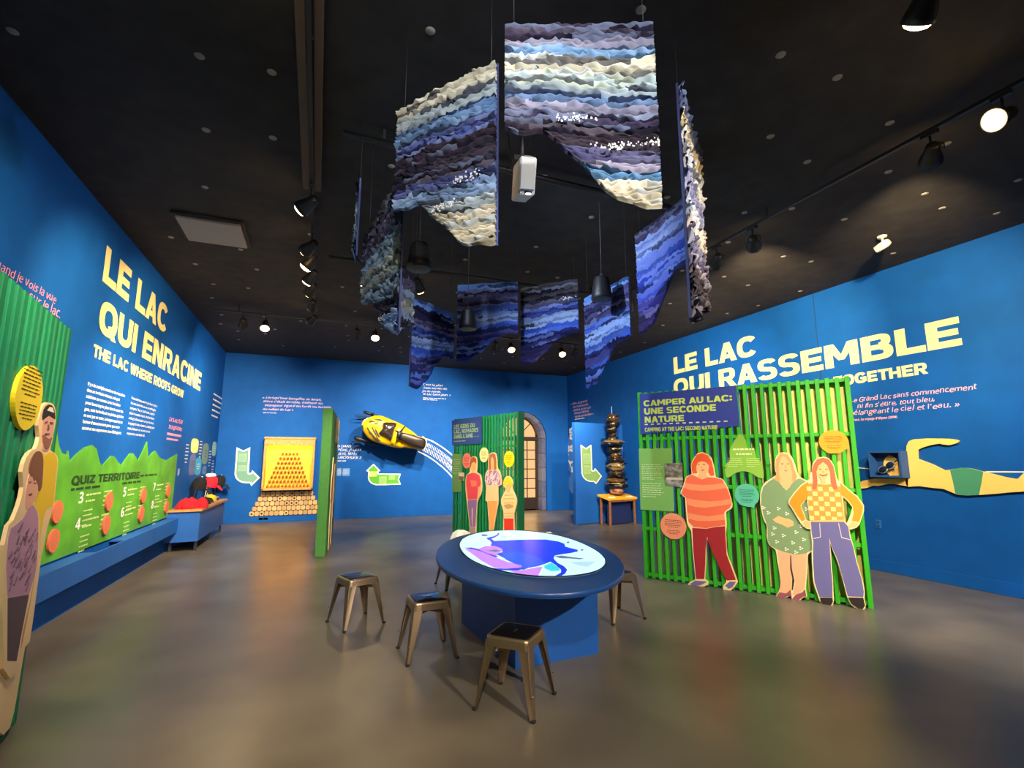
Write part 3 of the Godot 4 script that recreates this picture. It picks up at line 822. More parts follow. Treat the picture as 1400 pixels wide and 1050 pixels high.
func build_left() -> void:
	var T := plane(Vector3(XL, 0, 0), Vector3(0, 0, -1))
	var cream := mat(col(250, 232, 160), 0.7)
	var white := mat(col(236, 238, 236), 0.7)
	var pink := mat(col(244, 150, 178), 0.7)
	var blue := textured(col(24, 92, 176), 0.08, 0.55, 0.35, 0.012, 4)
	# title
	var o := thing("wall_lettering", "big cream title LE LAC QUI ENRACINE on the left wall", "lettering", T)
	title(o, "title_line", "LE LAC", 6.697,3.626,9.22,0.431, cream)
	title(o, "title_line", "QUI ENRACINE", 6.741,3.048,12.055,0.389, cream)
	title(o, "title_line", "THE LAC WHERE ROOTS GROW", 6.71,2.748,10.743,0.143, cream)
	o = thing("wall_lettering", "white French paragraph in bold type under the left wall title", "lettering", T)
	var a := Vector2(6.687,2.418); var b := Vector2(7.864,2.433); var c := Vector2(6.702,1.931)
	paragraph(o, ["Il y a de multiples manières de s'enraciner", "dans un territoire et le Lac a de quoi", "satisfaire son monde. Le lac lui-même", "prend beaucoup de place dans le cœur des", "gens, mais les forêts et les plaines agricoles", "ne sont pas en reste. La langue aussi est un", "facteur d'enracinement parce que notre", "accent et nos expressions nous distinguent."], a.x, b.x, a.y, c.y, white)
	o = thing("wall_lettering", "white English paragraph right of the French one on the left wall", "lettering", T)
	a = Vector2(8.06,2.424); b = Vector2(9.254,2.444); c = Vector2(8.079,1.942)
	paragraph(o, ["There are many ways to put down roots in", "the area since the Lac has something for", "everyone. The Lac itself holds a special", "place in people's hearts, but the forests", "and agricultural plains are just as loved.", "Language is also a factor in creating roots", "since, between our accent and our", "expressions, we stand out."], a.x, b.x, a.y, c.y, white, plain_font)
	o = thing("wall_lettering", "small pink handwritten note with two underlines on the left wall", "lettering", T)
	a = Vector2(9.971,2.267); b = Vector2(10.897,2.283); c = Vector2(10.059,2.165)
	words(o, "text_line", "LE LAC EST", a.x, a.y, b.x, 0.075, pink, 0.004, bold, true)
	words(o, "text_line", "TOUJOURS", a.x, c.y - 0.03, b.x, 0.075, pink, 0.004, bold, true)
	mi("underline", ext(rect(a.x, c.y - 0.14, b.x, c.y - 0.1), 0, 0.003), pink, o)
	mi("underline", ext(rect(a.x, c.y - 0.22, b.x - 0.2, c.y - 0.19), 0, 0.003), pink, o)
	o = thing("wall_lettering", "pink handwritten quote ending in le lac above the left green screen", "lettering", T)
	a = Vector2(4.892,3.062); b = Vector2(5.773,3.082)
	words(o, "text_line", "Quand je vois la vue", a.x - (b.x - a.x) * 0.19, (a.y + b.y) / 2, b.x, 0.085, pink, 0.004, null, true)
	a = Vector2(5.553,2.961); b = Vector2(5.899,2.961)
	words(o, "text_line", "sur le lac.", a.x - (b.x - a.x) * 0.7, (a.y + b.y) / 2, b.x, 0.1, pink, 0.004, null, true)
	o = thing("wall_lettering", "small white lines of text high on the left wall near the corner", "lettering", T)
	a = Vector2(13.508,3.262); b = Vector2(14.702,3.35); c = Vector2(13.669,2.793)
	dashes(o, a.x, b.x, a.y - 0.1, c.y - 0.15, 5, white)

	# quiz panel
	var quiz := pa([6.043,0.603,6,1.299,6.057,1.722,6.088,1.79,6.113,1.884,6.189,1.743,6.283,1.667,6.399,1.651,6.404,1.695,6.477,1.58,6.612,1.662,6.8,1.74,6.972,1.768,7.104,1.727,7.221,1.587,7.317,1.526,7.431,1.577,7.57,1.651,7.655,1.652,7.826,1.575,7.963,1.529,8.067,1.597,8.233,1.691,8.336,1.693,8.498,1.634,8.588,1.585,8.733,1.71,8.898,1.873,9.041,1.636,9.224,1.717,9.347,1.746,9.619,1.639,10.035,1.596,10.699,1.713,10.805,0.604])
	quiz[quiz.size() - 1].y = 0.612
	quiz[0] = Vector2(quiz[0].x - 0.25, 0.612); quiz[1].x = quiz[0].x
	quiz[quiz.size() - 1].x = quiz[quiz.size() - 2].x
	o = flat("quiz_panel", "green quiz panel with a hilly top edge on the left wall", "panel", T, [quiz], [], 0.003, 0.015, textured(col(92, 176, 44), 0.22, 0.6, 0.5, 0.008, 21))
	var base := o.position
	var off := Vector2(-base.z, base.y)
	var dark := mat(col(22, 62, 18), 0.7)
	title(o, "title_line", "QUIZ TERRITOIRE", 6.567,1.339,8.712,0.096, dark, 0.018)
	(o.get_child(o.get_child_count() - 1) as Node3D).position -= Vector3(off.x, off.y, 0)
	var pale := mat(col(196, 226, 150), 0.7)
	var dsh := Node3D.new()
	dsh.free()
	for q in [Vector2(6.574,1.279), Vector2(8.047,1.279), Vector2(8.742,1.359)]:
		dashes(o, q.x - off.x, q.x - off.x + 1.25, q.y - off.y, q.y - off.y, 1, dark, 0.018)
	var nums := ["3", "4", "5", "6", "7", "8"]
	var k := 0
	for q in [Vector2(6.792,1.132), Vector2(6.794,0.853), Vector2(8.12,1.116), Vector2(8.127,0.85), Vector2(9.425,1.117), Vector2(9.429,0.841)]:
		words(o, "printed_number", nums[k], q.x - off.x, q.y - off.y, q.x - off.x + 0.12, 0.12, white, 0.018)
		dashes(o, q.x - off.x + 0.18, q.x - off.x + 0.62, q.y - off.y + 0.07, q.y - off.y, 2, pale, 0.018)
		dashes(o, q.x - off.x + 0.16, q.x - off.x + 0.4, q.y - off.y - 0.1, q.y - off.y - 0.26, 4, pale, 0.018)
		dashes(o, q.x - off.x + 0.68, q.x - off.x + 0.95, q.y - off.y + 0.08, q.y - off.y - 0.08, 4, pale, 0.018)
		k += 1
	var coral := textured(col(246, 122, 84), 0.25, 0.7, 3.0, 0.03, 22)
	var where := ["upper one beside the man in yellow", "lower one beside the man in yellow", "upper one of the second pair from the left", "lower one of the second pair from the left", "upper one of the third pair from the left", "lower one of the third pair from the left", "upper one of the pair nearest the cabinet", "lower one of the pair nearest the cabinet"]
	k = 0
	for e in [ell(6.301,1.093,0.136,0.108), ell(6.306,0.816,0.142,0.113), ell(7.627,1.093,0.151,0.112), ell(7.624,0.815,0.15,0.116), ell(8.942,1.081,0.16,0.111), ell(8.936,0.81,0.151,0.114), ell(10.269,1.074,0.153,0.109), ell(10.27,0.795,0.152,0.109)]:
		var cc := Vector2.ZERO
		for q in e: cc += q
		cc /= e.size()
		var disc := ell(cc.x, cc.y, absf(e[7].y - cc.y) * 0.95, absf(e[7].y - cc.y))
		flat("coral_disc", "coral disc on the quiz panel, " + where[k], "disc", T, [disc], [["printed_swirl", inset(disc, 0.03), textured(col(250, 140, 100), 0.4, 0.7, 5.0, 0.05, 23)]], 0.0225, 0.02, coral, "coral discs of the quiz panel")
		k += 1
	# long ledge under the quiz panel
	var led := thing("wall_ledge", "long blue ledge box under the green quiz panel", "ledge", Transform3D(Basis(), Vector3(XL, 0.345, -7.2)))
	mi("front_board", box(0.02, 0.24, 7.2, 0.003), blue, led, Vector3(0.17, 0.12, 0))
	mi("bottom_board", box(0.17, 0.02, 7.2), blue, led, Vector3(0.085, 0.01, 0))
	mi("top_board", box(0.17, 0.02, 3.4, 0.003), blue, led, Vector3(0.085, 0.23, 1.9))
	mi("top_board", box(0.17, 0.02, 2.9, 0.003), blue, led, Vector3(0.085, 0.23, -2.15))
	mi("divider", box(0.16, 0.2, 0.02), blue, led, Vector3(0.085, 0.12, 0.19))
	# cabinet with a wooden top
	var wood := textured(col(214, 158, 92), 0.3, 0.5, 1.4, 0.02, 31)
	var cab := thing("wall_cabinet", "blue cabinet with a wooden top under the hanging caps, left wall", "cabinet", Transform3D(Basis(), Vector3(XL, 0, -11.8)))
	var plan := PackedVector2Array([Vector2(0, -1.35), Vector2(0.16, -1.33), Vector2(0.5, -1.3), Vector2(0.5, 1.25), Vector2(0, 1.25)])
	var pl := PackedVector2Array()
	for q in plan: pl.append(Vector2(q.x, q.y))
	mi("body", ext(pl, 0.17, 0.69), blue, cab, Vector3.ZERO, Vector3(-PI / 2, 0, 0))
	mi("wooden_top", ext(PackedVector2Array([Vector2(0, -1.38), Vector2(0.53, -1.33), Vector2(0.56, 1.3), Vector2(0, 1.3)]), 0.69, 0.725), wood, cab, Vector3.ZERO, Vector3(-PI / 2, 0, 0))
	for q in [[0.08, 1.25], [0.46, 1.22], [0.46, -0.1], [0.46, -1.2], [0.08, -1.2]]:
		mi("leg", box(0.04, 0.17, 0.04), mat(col(70, 74, 84), 0.4, 0.6), cab, Vector3(q[0], 0.085, q[1]))
	# printed ovals above the cabinet
	var oc := [["pale yellow printed oval on the left wall above the caps", ell(12.093,1.897,0.334,0.15), col(228, 226, 128)], ["tall lilac-grey printed oval on the left wall above the black cap", ell(12.049,1.508,0.261,0.218), col(96, 112, 160)], ["cyan printed oval on the left wall above the red cap", ell(12.586,1.463,0.316,0.185), col(44, 164, 216)], ["dull green printed oval pair on the left wall", ell(13.223,1.743,0.32,0.24), col(110, 142, 136)], ["mint printed oval nearest the corner on the left wall", ell(14.229,1.878,0.256,0.179), col(140, 188, 176)], ["small blue-grey printed block above the red cap", ell(13.289,1.368,0.22,0.098), col(90, 128, 186)]]
	for q in oc:
		var f := flat("printed_oval", q[0], "wall graphic", T, [squarish(q[1])], [], 0.0, 0.003, mat(q[2], 0.7), "printed ovals above the caps")
		var lo := Vector2(1e9, 1e9); var hi := -lo
		for z in q[1]:
			lo = lo.min(z); hi = hi.max(z)
		var w := hi.x - lo.x; var h := hi.y - lo.y
		dashes(f, -w * 0.28, w * 0.28, h * 0.62, h * 0.35, 3, mat(col(50, 90, 130), 0.7) if k % 2 else white, 0.0045, true)
		k += 1
	o = thing("wall_lettering", "small white columns of text among the printed ovals, left wall", "lettering", T)
	for q in [Vector2(11.426,1.888), Vector2(12.63,1.996), Vector2(13.737,1.796), Vector2(14.197,1.567)]:
		dashes(o, q.x - 0.1, q.x + 0.16, q.y, q.y - 0.34, 6, white, 0.003, true)
	# three caps on the wall
	cap_on_wall("black cap with a white emblem hanging nearest on the left wall", Vector2(12.003,1.051), T, col(18, 18, 20), col(225, 225, 220), false)
	cap_on_wall("red cap with white trim hanging between two black caps", Vector2(13.231,1.05), T, col(214, 24, 48), col(238, 230, 226), true)
	cap_on_wall("black cap hanging nearest the corner on the left wall", Vector2(14.617,1.026), T, col(16, 18, 24), col(200, 215, 220), false)
	# knitted things lying on the wooden top
	var pile := [["crumpled red scarf on the near end of the wooden cabinet top", col(196, 20, 36), Vector3(0.3, 0, 1.0), 0.22, 0.14], ["cream knitted mitten on the wooden cabinet top beside the red scarf", col(232, 216, 170), Vector3(0.3, 0, 0.5), 0.15, 0.1], ["black and cream striped mitten in the middle of the wooden cabinet top", col(26, 24, 26), Vector3(0.3, 0, 0.08), 0.14, 0.11], ["black mitten with a pale cuff on the wooden cabinet top", col(34, 30, 30), Vector3(0.3, 0, -0.3), 0.13, 0.1], ["yellow knitted hat on the wooden cabinet top", col(238, 192, 40), Vector3(0.3, 0, -0.68), 0.15, 0.14], ["dark mitten at the corner end of the wooden cabinet top", col(30, 34, 44), Vector3(0.3, 0, -1.05), 0.12, 0.1]]
	k = 0
	for q in pile:
		var n := thing("knitted_garment", q[0], "garment", Transform3D(Basis(Vector3.UP, 0.5 + k), Vector3(XL, 0.725, -11.8) + q[2]), "knitted things on the cabinet top")
		var g := mi("body", lathe([[q[3], 0.0], [q[3] * 1.02, q[4] * 0.35], [q[3] * 0.75, q[4] * 0.8], [q[3] * 0.35, q[4]], [0.0, q[4] * 0.98]], 22, 0.9, 40 + k), mat(q[1], 0.95), n)
		g.scale = Vector3(1.0, 1.0, 0.75)
		var cf := mi("cuff", lathe([[q[3] * 0.45, 0.0], [q[3] * 0.5, 0.03], [q[3] * 0.48, 0.07], [q[3] * 0.3, 0.08], [0.0, 0.075]], 18, 0.2, 60 + k), mat(q[1].lightened(0.35) if k != 0 else q[1].darkened(0.2), 0.95), n, Vector3(q[3] * 0.85, 0, 0))
		cf.scale = Vector3(0.6, 1, 1)
		if k == 0:
			for f in [[-0.12, 0.06, 0.12], [0.02, -0.1, 0.1], [0.14, 0.08, 0.11], [-0.05, 0.12, 0.09]]:
				mi("fold", lathe([[f[2], 0.0], [f[2] * 1.1, 0.05], [f[2] * 0.6, 0.15], [0.0, 0.2]], 14, 0.9, 44 + int(f[2] * 100)), mat(q[1], 0.95), n, Vector3(f[0], 0, f[1]))
		k += 1
	# small switch plate
	o = thing("switch_plate", "small pale switch plate on the left wall beside the quiz panel", "switch", T * Transform3D(Basis(), v3(Vector2(10.962,1.377), 0)))
	mi("plate", box(0.09, 0.13, 0.012, 0.003), mat(col(120, 140, 170), 0.5), o, Vector3(0, 0, 0.006))
	mi("rocker", box(0.035, 0.06, 0.01, 0.002), mat(col(150, 165, 190), 0.5), o, Vector3(0, 0, 0.014))
	build_left_screen()

func squarish(p: PackedVector2Array) -> PackedVector2Array:
	var c := Vector2.ZERO
	for q in p: c += q
	c /= p.size()
	var lo := Vector2(1e9, 1e9); var hi := -lo
	for q in p:
		lo = lo.min(q); hi = hi.max(q)
	var o := PackedVector2Array()
	for i in 32:
		var t := TAU * i / 32
		o.append(c + Vector2(signf(cos(t)) * pow(absf(cos(t)), 0.6) * (hi.x - lo.x) / 2, signf(sin(t)) * pow(absf(sin(t)), 0.6) * (hi.y - lo.y) / 2))
	return o

func cap_on_wall(label: String, at: Vector2, T: Transform3D, c: Color, c2: Color, trim: bool) -> void:
	var o := thing("cap", label, "cap", T * Transform3D(Basis(), Vector3(minf(at.x, 14.3), at.y, 0)), "caps hanging on the left wall")
	var crown := mi("crown", lathe([[0.17, 0.0], [0.175, 0.06], [0.165, 0.14], [0.13, 0.21], [0.07, 0.25], [0.0, 0.26]], 22, 0.12, 5), mat(c, 0.9), o, Vector3(0, -0.05, 0.14), Vector3(0.25, 0, 0))
	crown.scale = Vector3(1.0, 1.0, 0.8)
	mi("button", lathe([[0.016, 0.0], [0.012, 0.012], [0.0, 0.016]], 10), mat(c2, 0.9), crown, Vector3(0, 0.26, 0))
	var vis := PackedVector2Array()
	for i in 13: vis.append(Vector2(0.16 * cos(PI * i / 12), -0.05 - 0.15 * sin(PI * i / 12)))
	mi("visor", ext(vis, 0.0, 0.012), mat(c, 0.9), o, Vector3(0, 0.0, 0.27), Vector3(-0.7, 0, 0))
	mi("emblem", ext(ell(0, 0, 0.06, 0.055, 18), 0.0, 0.01), mat(c2, 0.8), o, Vector3(0, 0.07, 0.275), Vector3(-0.12, 0, 0))
	if trim:
		mi("trim_band", lathe([[0.1, 0.0], [0.11, 0.03], [0.09, 0.07], [0.0, 0.08]], 18, 0.2, 9), mat(c2, 0.9), o, Vector3(0, 0.17, 0.15))
	for s in [-1.0, 1.0]:
		mi("strap", tube([Vector3(s * 0.13, -0.05, 0.12), Vector3(s * 0.12, -0.2, 0.1), Vector3(s * 0.05, -0.36, 0.06)], 0.008, 6), mat(c2 if trim else c, 0.9), o)

func build_left_screen() -> void:
	var T := plane(Vector3(-1.27, 0, -1.73), Vector3(-0.38, 0, -2.47))
	var g := [textured(col(0, 126, 80), 0.05, 0.6, 1.0, 0.02, 51), textured(col(2, 118, 74), 0.05, 0.6, 1.0, 0.02, 52), textured(col(0, 132, 84), 0.05, 0.6, 1.0, 0.02, 53)]
	slat_screen("green slatted screen at the left edge with cut-out figures", T, 2.5, 2.5, g, g[1], g[2], 0.1, 0.05, [0.05, 0.66, 1.26, 1.86, 2.46], 0.05, 0.05, 0.06)
	var cream := mat(col(240, 206, 152), 0.7)
	var skin := mat(col(218, 164, 138), 0.75)
	var d := flat("round_sign", "yellow round text sign high on the left slatted screen", "sign", T, [sm(pa([1.738,2.115,1.85,2.114,1.943,2.071,1.993,2.008,2.001,1.928,1.97,1.845,1.897,1.79,1.8,1.763,1.707,1.779,1.63,1.83,1.583,1.897,1.58,1.968,1.621,2.046]))], [], 0.016, 0.02, mat(col(232, 206, 24), 0.6))
	dashes(d, -0.16, 0.16, 0.34, 0.19, 8, mat(col(54, 46, 8), 0.7), 0.022, true)
	dashes(d, -0.14, 0.14, 0.14, 0.06, 5, mat(col(54, 46, 8), 0.7), 0.022, true)
	# man in yellow
	flat("person_cutout", "flat cut-out of a man in a dark cap and yellow shirt", "cutout", T,
		[sm(pa([2.118,1.949,2.222,1.948,2.291,1.913,2.323,1.846,2.318,1.771,2.307,1.709,2.301,1.662,2.42,1.643,2.505,1.598,2.526,1.483,2.551,1.341,2.545,1.291,2.478,1.173,2.445,1.032,2.431,0.963,2.44,0.715,2.438,0.48,2.358,0.471,2.336,0.223,2.285,0.055,2.077,0.124,1.899,0.444,1.896,0.833,2.1,1.106,2.017,1.443,1.977,1.643,2.017,1.666,2.047,1.735,1.996,1.801,1.993,1.87,2.033,1.92]), 2)], [
		["printed_shirt", sm(pa([2.111,1.647,2.21,1.628,2.281,1.654,2.411,1.636,2.48,1.596,2.5,1.483,2.524,1.343,2.513,1.296,2.401,1.295,2.358,1.222,2.351,1.117,2.349,1,2.147,1.033,2.11,1.214,2.05,1.441,2.047,1.599]), 2), mat(col(236, 196, 30), 0.7)],
		["printed_trousers", pa([2.352,0.994,2.15,1.027,2.129,0.82,2.108,0.656,2.098,0.474,2.219,0.392,2.288,0.52,2.329,0.73]), mat(col(196, 142, 100), 0.7)],
		["printed_face", sm(pa([2.072,1.865,2.15,1.88,2.255,1.879,2.293,1.832,2.298,1.77,2.28,1.708,2.253,1.665,2.197,1.655,2.129,1.663,2.117,1.703,2.084,1.76,2.059,1.817]), 2), skin],
		["printed_cap", sm(pa([2.049,1.837,2.043,1.897,2.123,1.938,2.222,1.931,2.272,1.893,2.289,1.857,2.154,1.871]), 2), mat(col(30, 28, 32), 0.7)],
		["printed_cap_front", pa([2.103,1.9,2.141,1.924,2.205,1.926,2.246,1.897,2.168,1.899]), mat(col(236, 220, 200), 0.7)],
		["printed_beard", [pa([2.09,1.749,2.122,1.756,2.159,1.74,2.219,1.73,2.278,1.745,2.267,1.702,2.229,1.668,2.169,1.669,2.117,1.703])], mat(col(150, 96, 82), 0.75)],
		["printed_features", [pa([2.093,1.828,2.136,1.837,2.14,1.829,2.1,1.821]), pa([2.19,1.835,2.251,1.837,2.255,1.828,2.197,1.827]), pa([2.127,1.762,2.21,1.766,2.21,1.758,2.138,1.753]), pa([2.156,1.817,2.171,1.818,2.193,1.787,2.154,1.782])], mat(col(120, 66, 60), 0.75)],
		], 0.02, 0.018, cream)
	# child in lilac
	flat("person_cutout", "flat cut-out of a brown-haired child in a lilac patterned top", "cutout", T,
		[sm(pa([1.791,1.614,1.877,1.656,1.986,1.66,2.077,1.621,2.136,1.506,2.136,1.437,2.079,1.412,2.068,1.385,2.045,1.342,2.163,1.276,2.219,1.179,2.275,1.023,2.252,0.982,2.232,0.764,2.174,0.607,2.167,0.41,1.93,0.491,1.658,1.17,1.736,1.286,1.789,1.351,1.817,1.452,1.761,1.537]), 2)], [
		["printed_top", sm(pa([2.012,1.344,2.124,1.289,2.18,1.207,2.245,1.028,2.193,0.816,1.825,0.879,1.694,1.203,1.763,1.253,1.876,1.277,1.945,1.323]), 2), mat(col(190, 142, 164), 0.75)],
		["printed_trousers", pa([2.188,0.812,1.827,0.873,1.972,0.516,2.131,0.463,2.152,0.623]), mat(col(92, 74, 78), 0.75)],
		["printed_face", sm(pa([1.874,1.524,1.959,1.502,2.052,1.452,2.058,1.407,2.007,1.356,1.985,1.336,1.914,1.326,1.864,1.387,1.856,1.461]), 2), mat(col(228, 168, 140), 0.75)],
		["printed_hair", sm(pa([1.887,1.513,1.851,1.556,1.867,1.609,1.933,1.649,2.027,1.644,2.081,1.599,2.115,1.507,2.125,1.438,2.088,1.415,2.052,1.452,1.997,1.488,1.963,1.48,1.933,1.505]), 2), mat(col(132, 84, 56), 0.8)],
		["printed_features", [pa([1.878,1.479,1.913,1.482,1.916,1.473,1.885,1.47]), pa([1.965,1.474,2.006,1.468,2.009,1.461,1.969,1.465]), pa([1.901,1.411,1.961,1.413,1.96,1.4,1.912,1.399])], mat(col(126, 66, 60), 0.75)],
		["printed_pattern", specks(pa([1.93,1.287,2.135,1.234,2.211,1.045,2.143,0.86,1.836,0.915,1.729,1.179]), 46, 0.05, 0.012), mat(col(112, 84, 104), 0.8)],
		], 0.041, 0.018, cream)

# short dashes scattered inside an outline
func specks(p: PackedVector2Array, n: int, l: float, w: float) -> Array:
	var lo := Vector2(1e9, 1e9); var hi := -lo
	for q in p:
		lo = lo.min(q); hi = hi.max(q)
	var o := []
	var tries := 0
	while o.size() < n and tries < n * 20:
		tries += 1
		var c := Vector2(rng.randf_range(lo.x, hi.x), rng.randf_range(lo.y, hi.y))
		if not Geometry2D.is_point_in_polygon(c, p): continue
		var a := rng.randf_range(0.4, 1.3)
		var d := Vector2(cos(a), sin(a)) * l / 2; var e := Vector2(-sin(a), cos(a)) * w / 2
		o.append(PackedVector2Array([c - d - e, c + d - e, c + d + e, c - d + e]))
	return o

func loc(o: Node3D, T: Transform3D) -> Vector2:
	var p := T.affine_inverse() * o.position
	return Vector2(p.x, p.y)

func build_back() -> void:
	var T := plane(Vector3(0, 0, ZB), Vector3.RIGHT)
	var white := mat(col(238, 240, 236), 0.7)
	var lilac := mat(col(226, 196, 226), 0.7)
	# quotes
	var o := thing("wall_lettering", "pale lilac handwritten quote about a storm, upper left of the back wall", "lettering", T)
	words(o, "text_line", "« Lorsqu'une tempête se levait,", -1.462,3.237,0.04,0.065, lilac, 0.004, null, true)
	words(o, "text_line", "alors c'était terrible, malheur au", -1.429,3.137,0.074,0.065, lilac, 0.004, null, true)
	words(o, "text_line", "voyageur égaré en forêt ou surpris", -1.386,3.034,0.291,0.065, lilac, 0.004, null, true)
	words(o, "text_line", "au milieu du Lac »", -1.423,2.926,-0.661,0.065, lilac, 0.004, null, true)
	var a := Vector2(-1.409,2.847); var b := Vector2(-0.884,2.851)
	dashes(o, a.x, b.x, a.y, a.y, 1, white)
	o = thing("wall_lettering", "white handwritten quote about the finest playground, high above the snowmobile", "lettering", T)
	words(o, "text_line", "« C'est le plus", 2.771,3.831,3.464,0.067, white, 0.004, null, true)
	words(o, "text_line", "beau terrain de", 2.869,3.734,3.603,0.066, white, 0.004, null, true)
	words(o, "text_line", "jeu du monde,", 2.84,3.632,3.41,0.066, white, 0.004, null, true)
	words(o, "text_line", "le Lac-Saint-Jean. »", 2.865,3.541,3.732,0.07, white, 0.004, null, true)
	a = Vector2(2.87,3.442); b = Vector2(3.616,3.464)
	dashes(o, a.x, b.x, a.y, a.y - 0.05, 2, white)
	o = thing("wall_lettering", "white handwritten question left of the snowmobile on the back wall", "lettering", T)
	words(o, "text_line", "QUAND DANS", 0.201,1.954,0.876,0.075, white, 0.004, null, true)
	words(o, "text_line", "MON PÈRE, J'AIME", 0.207,1.849,1.162,0.075, white, 0.004, null, true)
	words(o, "text_line", "LES JOUETS, MAIS", 0.212,1.742,1.041,0.074, white, 0.004, null, true)
	words(o, "text_line", "LES GROSSES ?", 0.218,1.636,1.172,0.074, white, 0.004, null, true)
	a = Vector2(0.346,1.57); b = Vector2(1.067,1.56)
	dashes(o, a.x, b.x, a.y, a.y, 1, white)
	o = thing("wall_lettering", "two small pale text blocks below the white question, back wall", "lettering", T)
	for q in [Vector2(0.471,1.168), Vector2(0.66,1.165)]:
		mi("text_block", ext(rect(q.x, q.y, q.x + 0.22, q.y + 0.21), 0, 0.002), mat(col(86, 140, 208), 0.7), o)
		dashes(o, q.x + 0.02, q.x + 0.2, q.y + 0.16, q.y + 0.03, 6, mat(col(190, 210, 236), 0.7), 0.0035)

	# mint arrow
	var p := pa([-1.959,1.931,-1.796,1.846,-1.644,1.934,-1.635,1.635,-1.63,1.271,-1.576,1.271,-1.552,1.338,-1.359,1.142,-1.547,0.931,-1.581,1.003,-1.685,1.008,-1.77,1.02,-1.857,1.069,-1.923,1.141,-1.953,1.235,-1.956,1.421])
	a = Vector2(-1.894,1.554); b = Vector2(-1.705,1.77)
	var c := Vector2(-1.888,1.314); var d := Vector2(-1.683,1.468)
	arrow_sign("mint bent arrow sign left of the wooden peg game", T, p, inset(p, 0.035), col(106, 156, 140), col(134, 176, 156), 0.0, [[a.x, a.y, b.x, b.y], [c.x, c.y, d.x, d.y]])
	# green arrow under the snowmobile
	p = pa([1.511,1.497,1.711,1.296,1.655,1.277,1.665,1.22,2.292,1.208,2.239,1.05,2.302,0.903,1.846,0.892,1.603,0.896,1.481,0.934,1.398,1.022,1.372,1.13,1.379,1.271,1.314,1.299])
	a = Vector2(1.683,0.922); b = Vector2(1.891,1.138); c = Vector2(1.95,1.041); d = Vector2(2.124,1.162)
	var e := Vector2(1.411,1.143); var f := Vector2(1.614,1.277)
	o = arrow_sign("bright green bent arrow sign under the snowmobile", T, p, inset(p, 0.03), col(84, 172, 42), col(146, 192, 104), 0.0, [[a.x, a.y, b.x, b.y], [c.x, c.y, d.x, d.y]])
	mi("yellow_label", ext(moved(rect(e.x, e.y, f.x, f.y), loc(o, T)), 0.012, 0.016), mat(col(238, 224, 120), 0.7), o)

	# wooden peg game
	var wood := textured(col(224, 168, 92), 0.3, 0.55, 1.5, 0.02, 32)
	a = Vector2(-1.288,0.824); b = Vector2(-0.059,2.206)
	var W := b.x - a.x; var Hh := b.y - a.y
	var g := thing("peg_game", "wooden wall box with rows of pegs in a lit yellow recess", "game", T * Transform3D(Basis(), Vector3((a.x + b.x) / 2, a.y, 0.003)))
	var yel := mat(col(250, 186, 42), 0.6)
	mi("back_panel", box(W, Hh - 0.02, 0.03), yel, g, Vector3(0, Hh / 2, 0.02))
	mi("side_board", box(0.05, Hh, 0.3, 0.006), wood, g, Vector3(-W / 2 + 0.025, Hh / 2, 0.16))
	mi("side_board", box(0.05, Hh, 0.3, 0.006), wood, g, Vector3(W / 2 - 0.025, Hh / 2, 0.16))
	mi("bottom_board", box(W, 0.06, 0.3, 0.006), wood, g, Vector3(0, 0.03, 0.16))
	mi("top_board", box(W + 0.03, 0.05, 0.34, 0.006), wood, g, Vector3(0, Hh - 0.03, 0.17))
	mi("header_board", box(W, 0.15, 0.03, 0.006), wood, g, Vector3(0, Hh - 0.14, 0.31))
	var led := mi("light_strip", box(W - 0.14, 0.02, 0.03), glow(Color(1.0, 0.86, 0.5), 3.0), g, Vector3(0, Hh - 0.13, 0.26))
	var al := AreaLight3D.new()
	al.name = "strip_light"
	al.area_size = Vector2(W - 0.14, 0.03); al.light_energy = 0.8; al.light_color = Color(1.0, 0.84, 0.5); al.shadow_enabled = true; al.area_range = 10.0
	g.add_child(al)
	al.position = Vector3(0, Hh - 0.145, 0.26); al.rotation = Vector3(-PI / 2 + 0.4, 0, 0)
	var peg := lathe([[0.03, 0.0], [0.03, 0.1], [0.022, 0.11], [0.0, 0.112]], 12)
	var pw := mat(col(150, 92, 40), 0.5)
	var top := Vector2(-0.663,1.775); var low := Vector2(-0.653,0.933)
	for r in 8:
		var n := 5 + r
		var v := lerpf(top.y, low.y, r / 7.0) - a.y
		for i in n:
			var x := (i - (n - 1) / 2.0) * 0.088
			mi("peg", peg, pw, g, Vector3(x, v, 0.035), Vector3(PI / 2, 0, 0))
	# wooden tokens on the wall below it
	var tk := [mat(col(196, 160, 110), 0.6), mat(col(180, 146, 100), 0.6), mat(col(210, 172, 116), 0.6)]
	var tw := Vector2(-1.419,0.164)
	var tokp := squarish(ell(0, 0, 0.053, 0.058))
	var tmesh := ext(tokp, 0.0, 0.03)
	var hole := lathe([[0.0, 0.006], [0.022, 0.005], [0.026, 0.0]], 12)
	var pnl := thing("token_panel", "stepped rows of small wooden tokens on the wall under the peg game", "panel", T * Transform3D(Basis(), Vector3((a.x + b.x) / 2, tw.y, 0.003)))
	mi("backing", ext(pa([-0.88, -0.02, 0.88, -0.02, 0.62, 0.605, -0.62, 0.605]), 0.0, 0.015), mat(col(70, 48, 30), 0.8), pnl)
	for r in 5:
		var n := 15 - r
		for i in n:
			var t := mi("token", tmesh, tk[rng.randi() % 3], pnl, Vector3((i - (n - 1) / 2.0) * 0.116, 0.062 + r * 0.124, 0.015))
			if rng.randf() < 0.17:
				mi("dark_stud", hole, mat(col(30, 22, 20), 0.5), t, Vector3(0, 0, 0.03), Vector3(PI / 2, 0, 0))
	# low metal feet below
	o = thing("floor_outlet", "small dark outlet low on the back wall under the tokens", "outlet", T * Transform3D(Basis(), v3(Vector2(-1.207,0.09), 0)))
